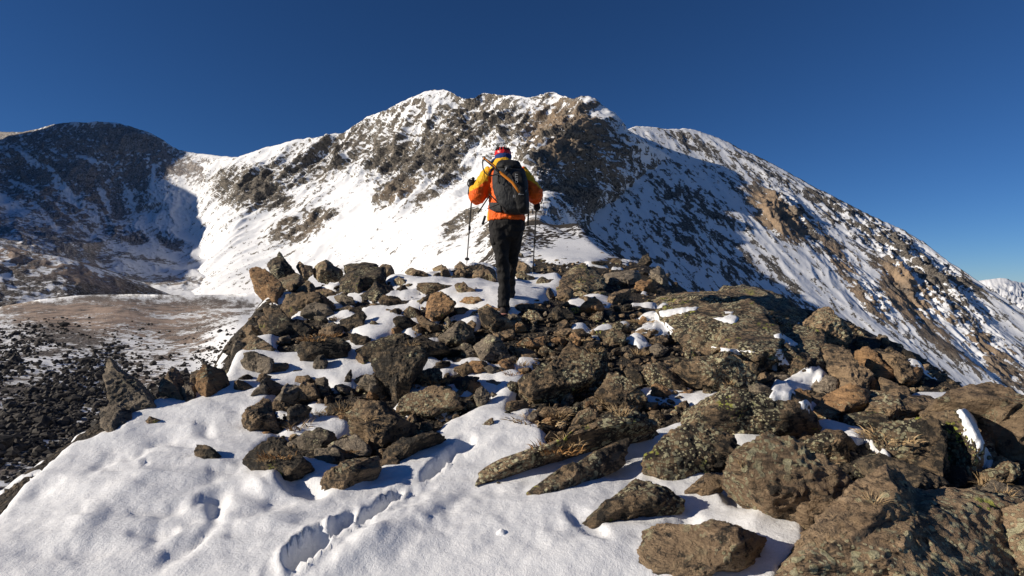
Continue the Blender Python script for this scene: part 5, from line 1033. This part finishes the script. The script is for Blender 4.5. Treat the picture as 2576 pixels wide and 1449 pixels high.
# little things on the snow
st = empty("dead_stalk", W(0, 0, 0)); Y0 = ground_hit(1340, 1313) or 2.5
st.location = ray(1340, 1313, Y0)[()]; tag(st, "dead brown stalk lying on the smooth snow at bottom centre", "stalk")
p = [Vector(ray(x, y, Y0 - .02)[()]) - st.location + Vector((0, 0, .012)) for x, y in [(1294,1311),(1320,1314),(1350,1318),(1380,1322),(1396,1325)]]
make_mesh("stem", *ring_tube([(q, r, r * .7) for q, r in zip(p, (.001, .0035, .0045, .003, .001))], 8), GM[1], parent=st)
make_mesh("leaf", *ring_tube([(q + Vector((0, .004, .006)), r, r * .3) for q, r in zip(p[1:4], (.001, .007, .001))], 8), GM[0], parent=st)
D, Fc = ico(3); Yc = ground_hit(1262, 1362); q = ray(1262, 1362, Yc)[()]
o = make_mesh("snow_lump", D * (1 + .35 * fbm(D * 2.2, 3))[:, None] * np.array([.022, .018, .02]) * 1.1, Fc, MSN); o.location = q + np.array([0, 0, .03]); tag(o, "small lump of loose snow casting a shadow on smooth snow", "snow lump")

# ------------------------------------------------------------------ snow and grass that lie on the rocks
bpy.context.view_layer.update(); dg = bpy.context.evaluated_depsgraph_get()
def look(px, py):
    d = Vector(ray(px, py, 1.0)[()]).normalized(); ok, loc, nrm, i, ob, m_ = SC.ray_cast(dg, Vector((0, 0, 0)), d); return (loc, nrm, ob) if ok else (None, None, None)
for o in list(COL.objects):
    if "pxy" in o:
        loc, nrm, ob = look(*o["pxy"])
        if loc is not None and ob.name.split(".")[0] in ("rock", "boulder", "ridge_ground", "snow", "stones"): o.location = loc - Vector((0, 0, .01))
LEDGE_SNOW = [[(1610,802),(1660,782),(1730,772),(1762,773),(1745,782),(1700,792),(1650,806)],[(1590,832),(1640,822),(1646,805),(1662,800),(1680,815),(1700,830),(1672,845),(1640,835)],
 [(1795,800),(1822,797),(1838,790),(1862,801),(1848,815),(1820,812)],[(1818,783),(1846,784),(1842,791),(1822,790)],
 [(1945,842),(1965,838),(1990,852),(2008,866),(1985,876),(1970,856),(1950,850)],[(1950,880),(1966,878),(1972,895),(1985,918),(1965,920),(1955,900)],[(1972,958),(2028,924),(2060,921),(2082,942),(2060,962),(2020,962),(1985,968)],
 [(1935,1000),(1950,955),(1978,960),(2000,985),(1985,1008),(1945,1008)],[(2405,1034),(2428,1030),(2452,1050),(2462,1080),(2478,1120),(2500,1160),(2490,1180),(2468,1170),(2455,1120),(2425,1090),(2418,1056)],
 [(2010,1010),(2030,1006),(2046,1020),(2040,1040),(2015,1028)],[(2176,1104),(2200,1112),(2240,1146),(2236,1152),(2190,1128)],[(1575,850),(1600,845),(1640,868),(1610,880)],[(1792,872),(1840,878),(1900,884),(1850,888)]]
for P in LEDGE_SNOW:
    P = np.array(P, float); x0, y0 = P.min(0) - 3; x1, y1 = P.max(0) + 3; st_ = 3.0
    xs_ = np.arange(x0, x1, st_); ys_ = np.arange(y0, y1, st_); G = {}; 
    for j, y in enumerate(ys_):
        for i, x in enumerate(xs_):
            dmin = 1e9; ins = False
            for k in range(len(P)):
                a, b = P[k], P[(k + 1) % len(P)]
                if (a[1] > y) != (b[1] > y) and x < (b[0] - a[0]) * (y - a[1]) / (b[1] - a[1]) + a[0]: ins = not ins
                e = b - a; t = max(0, min(1, ((x - a[0]) * e[0] + (y - a[1]) * e[1]) / (e @ e))); dmin = min(dmin, math.hypot(a[0] + e[0] * t - x, a[1] + e[1] * t - y))
            sd = (dmin if ins else -dmin) + 2.5 * mnoise.noise(Vector((x * .09, y * .09, 3)))
            if sd > -4:
                loc, nrm, ob = look(x, y)
                if loc is not None and loc.y < 12 and ob.name.split(".")[0] in ("rock", "boulder", "stones", "ridge_ground", "snow"): G[(i, j)] = [loc.copy(), sd]
    if len(G) < 12: continue
    med = np.median([g[0].y for g in G.values()]); G = {k: g for k, g in G.items() if abs(g[0].y - med) < .3 * med}
    for it in range(5):
        new = {}
        for (i, j), g in G.items():
            nb = [G[n][0] for n in ((i+1,j),(i-1,j),(i,j+1),(i,j-1)) if n in G]
            if nb: d = g[0].normalized(); L = sum(n.length for n in nb) / len(nb); new[(i, j)] = d * (g[0].length * .4 + L * .6)
        for k_, v_ in new.items(): G[k_][0] = v_
    idx = {}; VV = []
    for k_, (loc, sd) in G.items():
        idx[k_] = len(VV); h = .020 * max(-1, min(1.0, sd / 5)); VV.append(list(loc + Vector((0, -.25, .97)) * h + Vector((0, 0, 0))))
    FF = [[idx[(i, j)], idx[(i, j+1)], idx[(i+1, j+1)], idx[(i+1, j)]] for (i, j) in G if all(n in G for n in ((i, j+1), (i+1, j+1), (i+1, j)))]
    if FF: tag(make_mesh("snow", VV, FF, MSN), None, kind="structure")
# ------------------------------------------------------------------ labels of the remaining rocks
TONE = {'b': 'brown', 'd': 'dark', 'g': 'grey', 'o': 'tan', 'l': 'lichen dotted', 'r': 'orange brown'}
marks = [(r[1], r[2], r[7]) for r in ROCKS if r[7]]
seen = {r[8].lower() for r in ROCKS if r[8]}
for r in sorted([r for r in ROCKS if not r[8]], key=lambda r: -r[3]):
    o, px, py, sz, tone, w, h = r[:7]
    size = "tiny" if sz < 17 else "small" if sz < 26 else "fist sized" if sz < 36 else "medium" if sz < 55 else "large"
    shape = "flat" if h < .55 * w else "upright" if h > 1.1 * w else "chunky"
    ms = sorted(marks, key=lambda m: math.hypot(m[0] - px, (m[1] - py) * 1.4))
    def rel(m):
        dx, dy = px - m[0], (py - m[1]) * 1.4
        return ("right of" if dx > 0 else "left of") if abs(dx) > abs(dy) else ("below" if dy > 0 else "behind")
    opts = [f"{size} {TONE[tone]} {shape} rock {rel(ms[0])} the {ms[0][2]}"]
    for k in (1, 2, 3): opts.append(f"{size} {TONE[tone]} rock {rel(ms[0])} the {ms[0][2]} and {rel(ms[k])} the {ms[k][2]}")
    for q in ("closer", "further", "slightly bigger", "slightly smaller", "partly hidden", "lower", "higher"):
        for k in (0, 1, 2): opts.append(f"{q} {size} {TONE[tone]} {shape} rock {rel(ms[k])} the {ms[k][2]}")
    for t in opts:
        if t not in seen and len(t.split()) <= 16: break
    seen.add(t); o["label"] = t
for o in COL.objects:
    for k_ in ("_px", "pxy"):
        if k_ in o: del o[k_]
